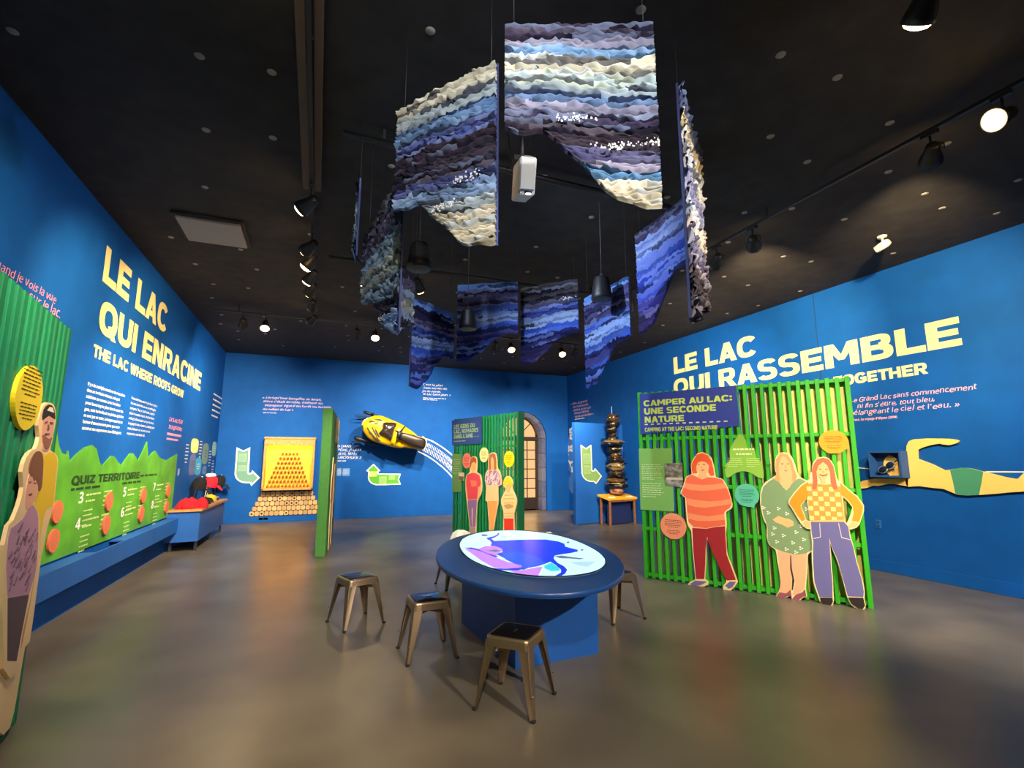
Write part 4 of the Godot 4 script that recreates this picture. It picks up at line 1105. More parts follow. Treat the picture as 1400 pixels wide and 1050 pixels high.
	mi("plate", box(0.22, 0.06, 0.02, 0.004), mat(col(16, 44, 84), 0.5), o, Vector3(0, 0, 0.01))
	mi("socket", box(0.05, 0.03, 0.01), mat(col(10, 20, 40), 0.5), o, Vector3(0, 0, 0.022))

	# snowmobile trail painted on the wall
	o = thing("painted_trail", "white curving track with cross ties painted behind the snowmobile", "wall graphic", T)
	var up := pa([2.927,2.238,3.163,2.169,3.464,1.999,3.708,1.826,3.923,1.651,4.141,1.417,4.36,1.123])
	var dn := pa([2.764,1.855,3.058,1.713,3.326,1.535,3.598,1.318,3.812,1.1,3.998,0.853,4.154,0.576])
	for l in [up, dn]:
		var st := begin()
		for i in l.size() - 1:
			for s in 4:
				var q0: Vector2 = l[i].cubic_interpolate(l[i + 1], l[maxi(i - 1, 0)], l[mini(i + 2, l.size() - 1)], s / 4.0)
				var q1: Vector2 = l[i].cubic_interpolate(l[i + 1], l[maxi(i - 1, 0)], l[mini(i + 2, l.size() - 1)], (s + 1) / 4.0)
				var nn := (q1 - q0).orthogonal().normalized() * 0.017
				quad(st, v3(q0 - nn, 0.003), v3(q1 - nn, 0.003), v3(q1 + nn, 0.003), v3(q0 + nn, 0.003), Vector3.BACK)
		mi("rail_line", st.commit(), white, o)
	for i in 34:
		var f0 := 0.2 + i / 34.0 * 5.7
		var q0: Vector2 = up[int(f0)].lerp(up[int(f0) + 1], fmod(f0, 1.0)); var q1: Vector2 = dn[int(f0)].lerp(dn[int(f0) + 1], fmod(f0, 1.0))
		for w in [[0.22, 0.46], [0.52, 0.82]]:
			var s0 := q0.lerp(q1, w[0]); var s1 := q0.lerp(q1, w[1])
			var nn := (s1 - s0).orthogonal().normalized() * 0.008
			mi("tie", ext(PackedVector2Array([s0 - nn, s1 - nn, s1 + nn, s0 + nn]), 0.0, 0.003), white, o)
	build_snowmobile()
	# the screen seen on edge
	var TE := plane(Vector3(0.2, 0, -9.15), Vector3(-0.02, 0, -1.0)) * Transform3D(Basis(), Vector3(0, 0, 0.0))
	TE = plane(Vector3(0.2, 0, -9.12), Vector3(0.08, 0, -1.0))
	var gg := [textured(col(84, 156, 66), 0.06, 0.6, 1.0, 0.02, 54), textured(col(70, 146, 58), 0.06, 0.6, 1.0, 0.02, 55)]
	slat_screen("green slatted screen seen end-on beside the peg game", TE, 2.5, 2.5, gg, gg[0], gg[1], 0.1, 0.05, [0.05, 0.66, 1.26, 1.86, 2.46], 0.05, 0.05, 0.06)
	flat("title_board", "title board on the end-on screen, seen almost edge-on", "sign", TE, [rect(1.3, 1.95, 2.45, 2.45)], [["printed_band", rect(1.35, 2.0, 2.4, 2.1), white]], 0.016, 0.02, mat(col(222, 190, 130), 0.7))
	flat("info_sheet", "teal info sheet on the end-on screen", "sign", TE, [rect(1.7, 1.25, 2.35, 1.85)], [["printed_block", rect(1.75, 1.35, 2.3, 1.6), mat(col(190, 214, 200), 0.7)]], 0.016, 0.02, mat(col(104, 168, 150), 0.7))
	figure_simple("flat cut-out figure in a pink top on the end-on screen, nearer one", TE, 0.55, 1.62, col(226, 118, 110), col(170, 160, 120))
	figure_simple("flat cut-out figure in a pale top on the end-on screen, farther one", TE, 1.25, 1.5, col(214, 200, 150), col(196, 90, 80))

# a small standing outline for figures seen almost edge-on
func figure_simple(label: String, T: Transform3D, u: float, h: float, c: Color, c2: Color) -> void:
	var k := h / 1.6
	var out := sm(pa([-0.1, 0, -0.16, 0.4, -0.2, 0.8, -0.27, 0.9, -0.26, 1.25, -0.12, 1.36, -0.12, 1.5, 0, 1.6, 0.12, 1.5, 0.12, 1.36, 0.26, 1.25, 0.27, 0.9, 0.2, 0.8, 0.16, 0.4, 0.1, 0]), 2)
	var tr := func(p: PackedVector2Array) -> PackedVector2Array:
		var o := PackedVector2Array()
		for q in p: o.append(q * k + Vector2(u, 0.03))
		return o
	flat("person_cutout", label, "cutout", T, [tr.call(out)], [
		["printed_top", tr.call(pa([-0.2, 0.8, -0.24, 0.92, -0.23, 1.23, -0.1, 1.32, 0.1, 1.32, 0.23, 1.23, 0.24, 0.92, 0.2, 0.8])), mat(c, 0.7)],
		["printed_trousers", tr.call(pa([-0.09, 0.06, -0.14, 0.4, -0.18, 0.79, 0.18, 0.79, 0.14, 0.4, 0.09, 0.06])), mat(c2, 0.7)],
		["printed_face", tr.call(ell(0, 1.46, 0.08, 0.1, 14)), mat(col(236, 184, 146), 0.7)]], 0.03, 0.018, mat(col(240, 216, 160), 0.7))

func build_snowmobile() -> void:
	var T := plane(Vector3(0, 0, -13.85), Vector3.RIGHT)
	var yel := mat(col(250, 196, 12), 0.32)
	var dk := mat(col(26, 26, 30), 0.4)
	var hull := sm(pa([1.1,2.56,1.129,2.645,1.228,2.717,1.367,2.775,1.496,2.8,1.627,2.783,1.814,2.708,2.002,2.638,2.166,2.555,2.387,2.416,2.54,2.297,2.556,2.215,2.45,2.132,2.346,1.996,2.187,1.94,2.08,1.939,1.868,1.977,1.656,2.041,1.395,2.123,1.263,2.215,1.168,2.337,1.112,2.455]), 2)
	var c := Vector2.ZERO
	for q in hull: c += q
	c /= hull.size()
	var o := thing("snowmobile", "yellow snowmobile mounted nose-left on the back wall, seen from above", "snowmobile", T * Transform3D(Basis(), v3(c, 0)))
	var m := func(p: PackedVector2Array) -> PackedVector2Array: return moved(p, c)
	mi("belly_pan", dome(m.call(hull), [[0.9, -0.42], [1.0, -0.22], [1.03, -0.05], [1.0, 0.0]], false), dk, o)
	var hood := mi("hood", dome(m.call(hull), [[1.03, -0.03], [1.02, 0.06], [0.95, 0.12], [0.8, 0.17], [0.55, 0.2], [0.25, 0.21]]), yel, o)
	# hood ribs
	for q in [pa([1.242,2.696,1.448,2.689,1.504,2.597,1.374,2.607]), pa([1.213,2.483,1.387,2.302,1.56,2.173,1.523,2.132,1.365,2.222,1.23,2.378]), pa([1.299,2.565,1.453,2.569,1.509,2.477,1.434,2.409,1.353,2.487])]:
		mi("hood_rib", dome(m.call(q), [[1.0, 0.1], [0.95, 0.2], [0.7, 0.225]]), yel, hood)
	for q in [pa([1.376,2.567,1.491,2.597,1.474,2.564,1.39,2.535]), pa([1.407,2.448,1.474,2.37,1.546,2.212,1.507,2.198,1.432,2.343]), pa([1.245,2.63,1.372,2.668,1.372,2.652,1.259,2.606]), pa([1.213,2.483,1.286,2.374,1.443,2.197,1.562,2.12,1.55,2.098,1.418,2.17,1.257,2.339,1.195,2.47]), pa([1.341,2.486,1.438,2.303,1.509,2.159,1.486,2.15,1.408,2.289,1.323,2.47]), pa([1.37,2.7,1.526,2.705,1.606,2.659,1.527,2.673,1.376,2.679])]:
		mi("hood_vent", ext(m.call(q), 0.1, 0.235), dk, hood)
	mi("windshield", dome(m.call(sm(pa([1.63,2.568,1.766,2.583,1.939,2.56,1.905,2.392,1.859,2.204,1.813,2.163,1.674,2.254,1.546,2.326,1.62,2.434]), 2)), [[1.15, 0.12], [1.15, 0.29], [1.05, 0.35], [0.7, 0.39]]), mat(col(48, 38, 36), 0.12, 0.0, 0.7), o)
	mi("dash_cowl", dome(m.call(sm(pa([2.005,2.562,2.18,2.539,2.148,2.446,2.025,2.39,1.96,2.326,1.931,2.031,1.866,2.023,1.833,2.07,1.863,2.244,1.916,2.447]), 2)), [[1.0, 0.2], [0.96, 0.36], [0.7, 0.42]]), yel, o)
	var bar := mi("handlebar", tube([v3(Vector2(1.918,2.387) - c, 0.42), v3(Vector2(2.026,2.341) - c, 0.48), v3(Vector2(2.055,2.288) - c, 0.48), v3(Vector2(1.994,2.139) - c, 0.44)], 0.018), dk, o)
	mi("grip", tube([v3(Vector2(2.168,2.506) - c, 0.44), v3(Vector2(2.052,2.355) - c, 0.48)], 0.024), dk, bar)
	mi("steering_pad", dome(m.call(pa([1.973,2.354,2.079,2.369,2.097,2.235,2.005,2.18,1.951,2.232])), [[1.0, 0.3], [0.9, 0.47], [0.6, 0.49]]), dk, o)
	var tun := sm(pa([2.063,2.423,2.279,2.4,2.555,2.275,2.799,2.197,2.812,2.11,2.789,1.973,2.744,1.891,2.565,1.922,2.321,1.942,2.077,2.046]), 2)
	mi("tunnel", dome(m.call(tun), [[1.0, -0.38], [1.0, 0.1], [0.96, 0.13]]), mat(col(228, 176, 16), 0.4), o)
	mi("seat", dome(m.call(sm(pa([2.027,2.336,2.173,2.339,2.391,2.294,2.569,2.237,2.764,2.178,2.786,2.055,2.746,1.924,2.564,1.957,2.427,2.002,2.181,2.101,1.978,2.206]), 2)), [[1.0, 0.1], [1.0, 0.27], [0.93, 0.33], [0.7, 0.35]]), mat(col(40, 30, 26), 0.35), o)
	mi("tail_bumper", tube([v3(Vector2(2.707,2.24) - c, 0.12), v3(Vector2(2.811,2.159) - c, 0.14), v3(Vector2(2.804,2.001) - c, 0.14), v3(Vector2(2.744,1.886) - c, 0.12)], 0.03), mat(col(236, 214, 150), 0.5), o)
	mi("nose_bumper", tube([v3(Vector2(1.236,2.723) - c, 0.06), v3(Vector2(1.129,2.645) - c, 0.08), v3(Vector2(1.091,2.533) - c, 0.08), v3(Vector2(1.131,2.423) - c, 0.06)], 0.025), mat(col(240, 226, 170), 0.5), o)
	for q in [[pa([1.149,2.954,1.244,2.95,1.388,2.888,1.678,2.812,1.746,2.752,1.496,2.798,1.209,2.86,1.135,2.919]), Vector2(1.168,2.912), Vector2(1.445,2.769), Vector2(1.35,2.873)], [pa([0.914,2.228,1.008,2.248,1.136,2.205,1.318,2.116,1.604,2.041,1.658,2.002,1.399,2.025,1.039,2.112,0.931,2.168]), Vector2(0.966,2.059), Vector2(1.369,2.13), Vector2(1.242,2.115)]]:
		var sk := mi("ski", dome(m.call(sm(q[0], 2)), [[1.0, -0.36], [1.0, -0.3], [0.85, -0.27]]), dk, o)
		mi("suspension_arm", tube([v3(q[3] - c, -0.28), v3(q[2] - c, -0.05)], 0.025), dk, o)
		mi("spindle", tube([v3(q[3] - c, -0.32), v3(q[3] - c + Vector2(0.02, 0.0), -0.1)], 0.03), dk, sk)
	# ski handle loops
	var lp := []
	for i in 13:
		var t := TAU * i / 12
		lp.append(v3(Vector2(0.967,2.046) - c + Vector2(0.11 * cos(t), 0.075 * sin(t)), -0.3))
	mi("ski_loop", tube(lp, 0.013, 6), dk, o)
	lp = []
	for i in 13:
		var t := TAU * i / 12
		lp.append(v3(Vector2(1.071,2.81) - c + Vector2(0.14 * cos(t), 0.05 * sin(t)), -0.36))
	mi("ski_loop", tube(lp, 0.013, 6), dk, o)
	mi("drive_track", dome(m.call(pa([1.963,2.259,2.284,2.238,2.724,2.109,2.7,1.972,2.292,1.995,1.969,2.099])), [[1.0, -0.46], [1.0, -0.3]], true), mat(col(20, 20, 22), 0.9), o)
	mi("wall_bracket", box(0.5, 0.1, 0.3), dk, o, Vector3(0.1, 0, -0.595))

func build_right() -> void:
	var T := plane(Vector3(XR, 0, 0), Vector3(0, 0, 1))
	var cream := mat(col(250, 234, 168), 0.7)
	var pink := mat(col(246, 190, 206), 0.7)
	var white := mat(col(238, 240, 236), 0.7)
	var o := thing("wall_lettering", "big cream title LE LAC QUI RASSEMBLE on the right wall", "lettering", T)
	title(o, "title_line", "LE LAC", -9.227,3.603,-6.88,0.401, cream)
	title(o, "title_line", "QUI RASSEMBLE", -9.265,3.087,-3.658,0.385, cream)
	title(o, "title_line", "TOGETHER", -5.409,2.777,-4.082,0.16, cream)
	o = thing("wall_lettering", "pink handwritten quote Le Grand Lac sans commencement on the right wall", "lettering", T)
	words(o, "text_line", "« Le Grand Lac sans commencement", -5.259,2.493,-3.564,0.076, pink, 0.004, null, true)
	words(o, "text_line", "ni fin s'étire, tout bleu,", -5.086,2.391,-4.031,0.073, pink, 0.004, null, true)
	words(o, "text_line", "mélangeant le ciel et l'eau. »", -5.253,2.291,-3.769,0.078, pink, 0.004, null, true)
	words(o, "text_line", "Jean Paré, Le voyage d'Ulysse (2004)", -5.264,2.201,-4.531,0.034, pink, 0.004)
	o = thing("wall_lettering", "small pink quote high at the far end of the right wall", "lettering", T)
	words(o, "text_line", "« Mer, le grand", -14.388,3.403,-13.287,0.078, pink, 0.004, null, true)
	words(o, "text_line", "lac s'en va loin", -14.211,3.287,-13.229,0.077, pink, 0.004, null, true)
	words(o, "text_line", "devant, je ne suis", -14.215,3.179,-13.075,0.077, pink, 0.004, null, true)
	words(o, "text_line", "heureux dans la", -14.15,3.078,-13.212,0.077, pink, 0.004, null, true)
	words(o, "text_line", "eau qu'en lui bleu »", -14.105,2.965,-12.913,0.076, pink, 0.004, null, true)
	var a := Vector2(-14.108,2.896); var b := Vector2(-13.088,2.9)
	dashes(o, a.x, b.x, (a.y + b.y) / 2, (a.y + b.y) / 2, 1, white)
	# flower mural at the far end
	o = thing("wall_mural", "pale blue mural with white flower shapes at the far end of the right wall", "wall graphic", T)
	mi("painted_patch", ext(sm(pa([-15.007,2.315,-14.635,2.349,-14.156,2.187,-14.22,0.602,-14.595,0.675,-14.709,0.906,-14.476,1.15,-14.722,1.383,-14.974,1.722]), 2), 0, 0.002), mat(col(70, 120, 190), 0.7), o)
	for q in [Vector2(-14.341,2.552), Vector2(-14.328,2.36), Vector2(-14.649,1.971), Vector2(-14.363,1.979), Vector2(-14.251,1.296)]:
		for k in 5:
			mi("painted_petal", ext(ell(q.x + 0.11 * cos(TAU * k / 5), q.y + 0.07 * sin(TAU * k / 5), 0.08, 0.05, 12), 0.0, 0.003), white, o)
	mi("painted_stem", ext(sm(pa([-14.738,1.818,-14.553,1.791,-14.66,1.672,-14.46,1.553,-14.259,1.6,-14.242,1.53,-14.464,1.458,-14.318,1.341,-14.466,1.387,-14.612,1.576,-14.743,1.672]), 2), 0.0, 0.003), white, o)

	# swimmer
	var skin := mat(col(252, 208, 112), 0.7)
	var body := pa([-4.493,1.645,-4.453,1.693,-4.437,1.797,-4.4,1.862,-4.338,1.885,-4.172,1.891,-3.939,1.878,-3.837,1.86,-3.81,1.842,-3.842,1.816,-3.934,1.793,-3.993,1.803,-4.038,1.819,-4.15,1.798,-4.234,1.773,-4.304,1.741,-4.315,1.616,-4.148,1.544,-4.017,1.465,-3.963,1.475,-3.835,1.503,-3.736,1.496,-3.614,1.459,-3.526,1.433,-3.402,1.396,-3.311,1.378,-3.292,1.384,-3.249,1.432,-3.167,1.52,-3.009,1.499,-2.981,1.364,-3.018,1.242,-3.153,1.25,-3.273,1.235,-3.373,1.221,-3.529,1.193,-3.684,1.17,-3.804,1.154,-3.904,1.156,-3.939,1.171,-4.06,1.225,-4.183,1.231,-4.343,1.247,-4.488,1.23,-4.501,1.267,-4.499,1.361,-4.498,1.607])
	var arm := pa([-5.148,1.255,-5.094,1.29,-4.922,1.328,-4.467,1.344,-4.478,1.238,-4.669,1.26,-4.761,1.256,-4.877,1.221,-4.953,1.224,-5.055,1.183,-5.147,1.168])
	var trunks := pa([-3.959,1.473,-3.835,1.505,-3.722,1.494,-3.61,1.456,-3.648,1.305,-3.687,1.17,-3.804,1.154,-3.904,1.159,-3.934,1.175,-3.943,1.327])
	var sw := flat("swimmer_cutout", "flat yellow swimmer cut-out with green trunks on the right wall", "cutout", T, [body, arm], [["printed_trunks", trunks, mat(col(66, 146, 112), 0.7)]], 0.016, 0.025, skin)
	for q in [[-0.6, 0.1], [0.1, 0.15], [0.6, 0.1]]:
		mi("spacer", box(0.04, 0.04, 0.014), mat(col(60, 60, 60), 0.8), sw, Vector3(q[0], q[1], -0.006))
	o = thing("painted_ripple", "short white water line painted left of the swimmer box", "wall graphic", T)
	a = Vector2(-5.227,1.483); b = Vector2(-4.996,1.462)
	mi("line", ext(pa([a.x, a.y, b.x, b.y, b.x, b.y + 0.012, a.x, a.y + 0.016]), 0, 0.003), white, o)
	o = thing("painted_ripple", "thin white water line painted right of the swimmer's trunks", "wall graphic", T)
	a = Vector2(-3.604,1.449); b = Vector2(-3.246,1.461)
	mi("line", ext(pa([a.x, a.y, b.x + 0.4, b.y, b.x + 0.4, b.y + 0.014, a.x, a.y + 0.014]), 0, 0.003), white, o)
	# box with goggles over the swimmer's head
	a = Vector2(-4.869,1.356); b = Vector2(-4.432,1.727)
	var W := b.x - a.x; var H := b.y - a.y
	var bm := mat(col(28, 78, 142), 0.6)
	var bx := thing("display_box", "open blue display box over the swimmer's head, holding goggles", "display case", T * Transform3D(Basis(), Vector3((a.x + b.x) / 2, a.y, 0.046)))
	var D := 0.165
	mi("side_board", box(0.025, H, D, 0.002), bm, bx, Vector3(-W / 2 + 0.0125, H / 2, D / 2))
	mi("side_board", box(0.025, H, D, 0.002), bm, bx, Vector3(W / 2 - 0.0125, H / 2, D / 2))
	mi("top_board", box(W - 0.05, 0.025, D, 0.002), bm, bx, Vector3(0, H - 0.0125, D / 2))
	mi("bottom_board", box(W - 0.05, 0.025, D, 0.002), bm, bx, Vector3(0, 0.0125, D / 2))
	mi("back_board", box(W - 0.05, H - 0.05, 0.01), mat(col(22, 62, 118), 0.7), bx, Vector3(0, H / 2, 0.006))
	mi("painted_head", ext(sm(pa([-0.03, 0.02, -0.1, 0.14, -0.09, 0.24, -0.02, 0.31, 0.06, 0.28, 0.1, 0.2, 0.16, 0.16, 0.17, 0.03]), 2), 0.011, 0.02), skin, bx)
	var gl := thing("swim_goggles", "dark swimming goggles hanging in the open blue box", "goggles", T * Transform3D(Basis(Vector3.BACK, 0.55), Vector3((a.x + b.x) / 2 - 0.02, a.y + 0.14, 0.14)).scaled_local(Vector3.ONE * 1.5))
	for s in [-1.0, 1.0]:
		mi("lens", lathe([[0.0, 0.012], [0.028, 0.012], [0.034, 0.0], [0.03, -0.02]], 18), mat(col(30, 40, 60), 0.1, 0.3), gl, Vector3(s * 0.04, 0, 0), Vector3(PI / 2, 0, 0)).scale = Vector3(1.2, 1, 0.85)
		mi("lens_rim", tube(ring3(0.042, 0.03, 20, Vector3(s * 0.04, 0, 0.0)), 0.005, 6), mat(col(150, 165, 185), 0.3, 0.4), gl)
		mi("strap", tube([Vector3(s * 0.08, 0, 0), Vector3(s * 0.12, 0.01, -0.01), Vector3(s * 0.14, -0.02, -0.03)], 0.006, 6), mat(col(40, 48, 64), 0.6), gl)
	mi("nose_bridge", tube([Vector3(-0.01, 0, 0), Vector3(0, 0.008, 0.004), Vector3(0.01, 0, 0)], 0.004, 6), mat(col(40, 48, 64), 0.6), gl)
	# outlet
	o = thing("wall_outlet", "small blue outlet low on the right wall beside the green screen", "outlet", T * Transform3D(Basis(), v3(Vector2(-4.956,0.668), 0)))
	mi("plate", box(0.075, 0.12, 0.01, 0.002), mat(col(40, 104, 180), 0.4), o, Vector3(0, 0, 0.005))
	for s in [-1.0, 1.0]:
		mi("socket", box(0.03, 0.03, 0.006), mat(col(20, 60, 120), 0.4), o, Vector3(0, s * 0.026, 0.011))

	# free-standing blue panel with an arrow
	var TP := plane(Vector3(6.1, 0, -11.1), Vector3(1.2, 0, -0.22))
	var blue := textured(col(20, 96, 186), 0.06, 0.6, 0.4, 0.012, 61)
	var sp := thing("partition_panel", "plain blue standing partition at the far right carrying a green arrow", "partition", TP)
	mi("panel", box(1.66, 2.56, 0.12, 0.004), blue, sp, Vector3(0.83, 1.28, -0.06))
	mi("foot_rail", box(1.6, 0.03, 0.16), mat(col(20, 60, 110), 0.7), sp, Vector3(0.83, 0.015, -0.06))
	var p := pa([0.173,1.989,0.35,1.898,0.526,1.995,0.533,1.619,0.534,1.339,0.604,1.338,0.635,1.394,0.864,1.185,0.651,0.984,0.594,1.041,0.446,1.048,0.326,1.084,0.231,1.159,0.186,1.251,0.18,1.545])
	a = Vector2(0.241,1.508); b = Vector2(0.494,1.769); var c := Vector2(0.243,1.25); var d := Vector2(0.494,1.469)
	arrow_sign("olive green bent arrow sign on the blue partition", TP, p, inset(p, 0.028), col(126, 164, 96), col(150, 184, 116), 0.0, [[a.x, a.y, b.x, b.y], [c.x, c.y, d.x, d.y]])
	# plinth table with the totem
	var wood := textured(col(168, 104, 62), 0.3, 0.5, 1.5, 0.02, 62)
	var tb := thing("exhibit_table", "wooden table with a sloping yellow top under the dark totem", "table", TP * Transform3D(Basis(), Vector3(1.05, 0, 0.36)))
	var top := mi("sloping_top", box(0.98, 0.05, 0.44, 0.005), mat(col(248, 180, 40), 0.5), tb, Vector3(0, 0.675, 0.0), Vector3(0.2, 0, 0))
	mi("text_label", box(0.2, 0.004, 0.08), white, top, Vector3(-0.3, 0.027, 0.12))
	mi("text_label", box(0.2, 0.004, 0.08), white, top, Vector3(0.3, 0.027, 0.12))
	mi("front_apron", box(0.94, 0.06, 0.03), wood, tb, Vector3(0, 0.6, 0.18))
	for s in [-1.0, 1.0]:
		mi("leg", box(0.05, 0.6, 0.05, 0.005), wood, tb, Vector3(s * 0.42, 0.3, 0.17))
		mi("leg", box(0.05, 0.68, 0.05, 0.005), wood, tb, Vector3(s * 0.42, 0.34, -0.15))
	mi("base_panel", box(0.8, 0.5, 0.02), mat(col(14, 34, 84), 0.7), tb, Vector3(0, 0.27, 0.05))
	var tot := thing("totem_sculpture", "tall totem of stacked glossy black and bronze lumps on the yellow table", "sculpture", TP * Transform3D(Basis(), Vector3(1.02, 0.745, 0.37)))
	var bl := [mat(col(36, 30, 28), 0.22, 0.2), mat(col(24, 22, 24), 0.2, 0.1), mat(col(128, 98, 62), 0.28, 0.6), mat(col(176, 146, 100), 0.3, 0.5), mat(col(170, 116, 92), 0.45)]
	var P := [[145, 260, 805, 758, 4], [138, 308, 760, 705, 1], [125, 285, 705, 668, 2], [150, 280, 672, 600, 0], [135, 290, 604, 545, 3], [135, 275, 545, 495, 0], [165, 260, 500, 448, 2], [130, 240, 455, 400, 1], [190, 270, 412, 366, 1], [85, 270, 378, 348, 3], [140, 225, 360, 320, 2], [145, 205, 330, 278, 0], [130, 215, 284, 230, 1], [124, 240, 236, 172, 0], [138, 235, 182, 122, 2]]
	var i := 0
	for q in P:
		var r: float = (q[1] - q[0]) / 2.0 * 0.00295; var hh: float = (q[2] - q[3]) * 0.00295 + 0.02; var y: float = (805 - q[2]) * 0.00295
		var x: float = ((q[0] + q[1]) / 2.0 - 205) * 0.00295
		mi("stacked_piece", lathe([[0.0, 0.0], [r * 0.7, 0.0], [r * 0.98, hh * 0.28], [r, hh * 0.6], [r * 0.7, hh * 0.95], [r * 0.3, hh * 1.02], [0.0, hh]], 22, 0.45, 70 + i), bl[q[4]], tot, Vector3(x, y, 0.0), Vector3(rng.randf_range(-0.1, 0.1), rng.randf_range(0, 6), rng.randf_range(-0.1, 0.1)))
		mi("shell_flake", lathe([[0.0, 0.0], [r * 0.8, 0.01], [r * 1.08, 0.025], [r * 0.6, 0.04], [0.0, 0.042]], 14, 0.7, 170 + i), bl[(q[4] + 2) % 4], tot, Vector3(x + rng.randf_range(-0.03, 0.03), y + hh * 0.6, 0.02), Vector3(rng.randf_range(-0.3, 0.3), rng.randf_range(0, 6), rng.randf_range(-0.3, 0.3)))
		i += 1
	mi("rod", tube([Vector3(-0.08, 2.0, 0), Vector3(-0.08, 2.24, 0)], 0.012), mat(col(130, 170, 210), 0.4), tot)
	build_right_screen()

func ring3(rx: float, ry: float, n: int, c: Vector3) -> Array:
	var o := []
	for i in n + 1:
		o.append(c + Vector3(rx * cos(TAU * i / n), ry * sin(TAU * i / n), 0))
	return o

func text_disc(label: String, T: Transform3D, e: PackedVector2Array, c: Color, ink: Color, z: float, tail := PackedVector2Array()) -> void:
	var lo := Vector2(1e9, 1e9); var hi := -lo
	for q in e:
		lo = lo.min(q); hi = hi.max(q)
	var bs := [e]
	var o := flat("round_sign", label, "sign", T, bs, [], z, 0.015, mat(c, 0.65), "round text signs on the screens")
	if tail.size():
		mi("tail", ext(moved(tail, loc(o, T)), 0.0, 0.0145), mat(c, 0.65), o)
	var w := hi.x - lo.x; var h := hi.y - lo.y
	dashes(o, -w * 0.33, w * 0.33, h * 0.72, h * 0.45, 5, mat(ink, 0.8), 0.017, true)
	dashes(o, -w * 0.26, w * 0.26, h * 0.32, h * 0.2, 3, mat(ink, 0.8), 0.017, true)

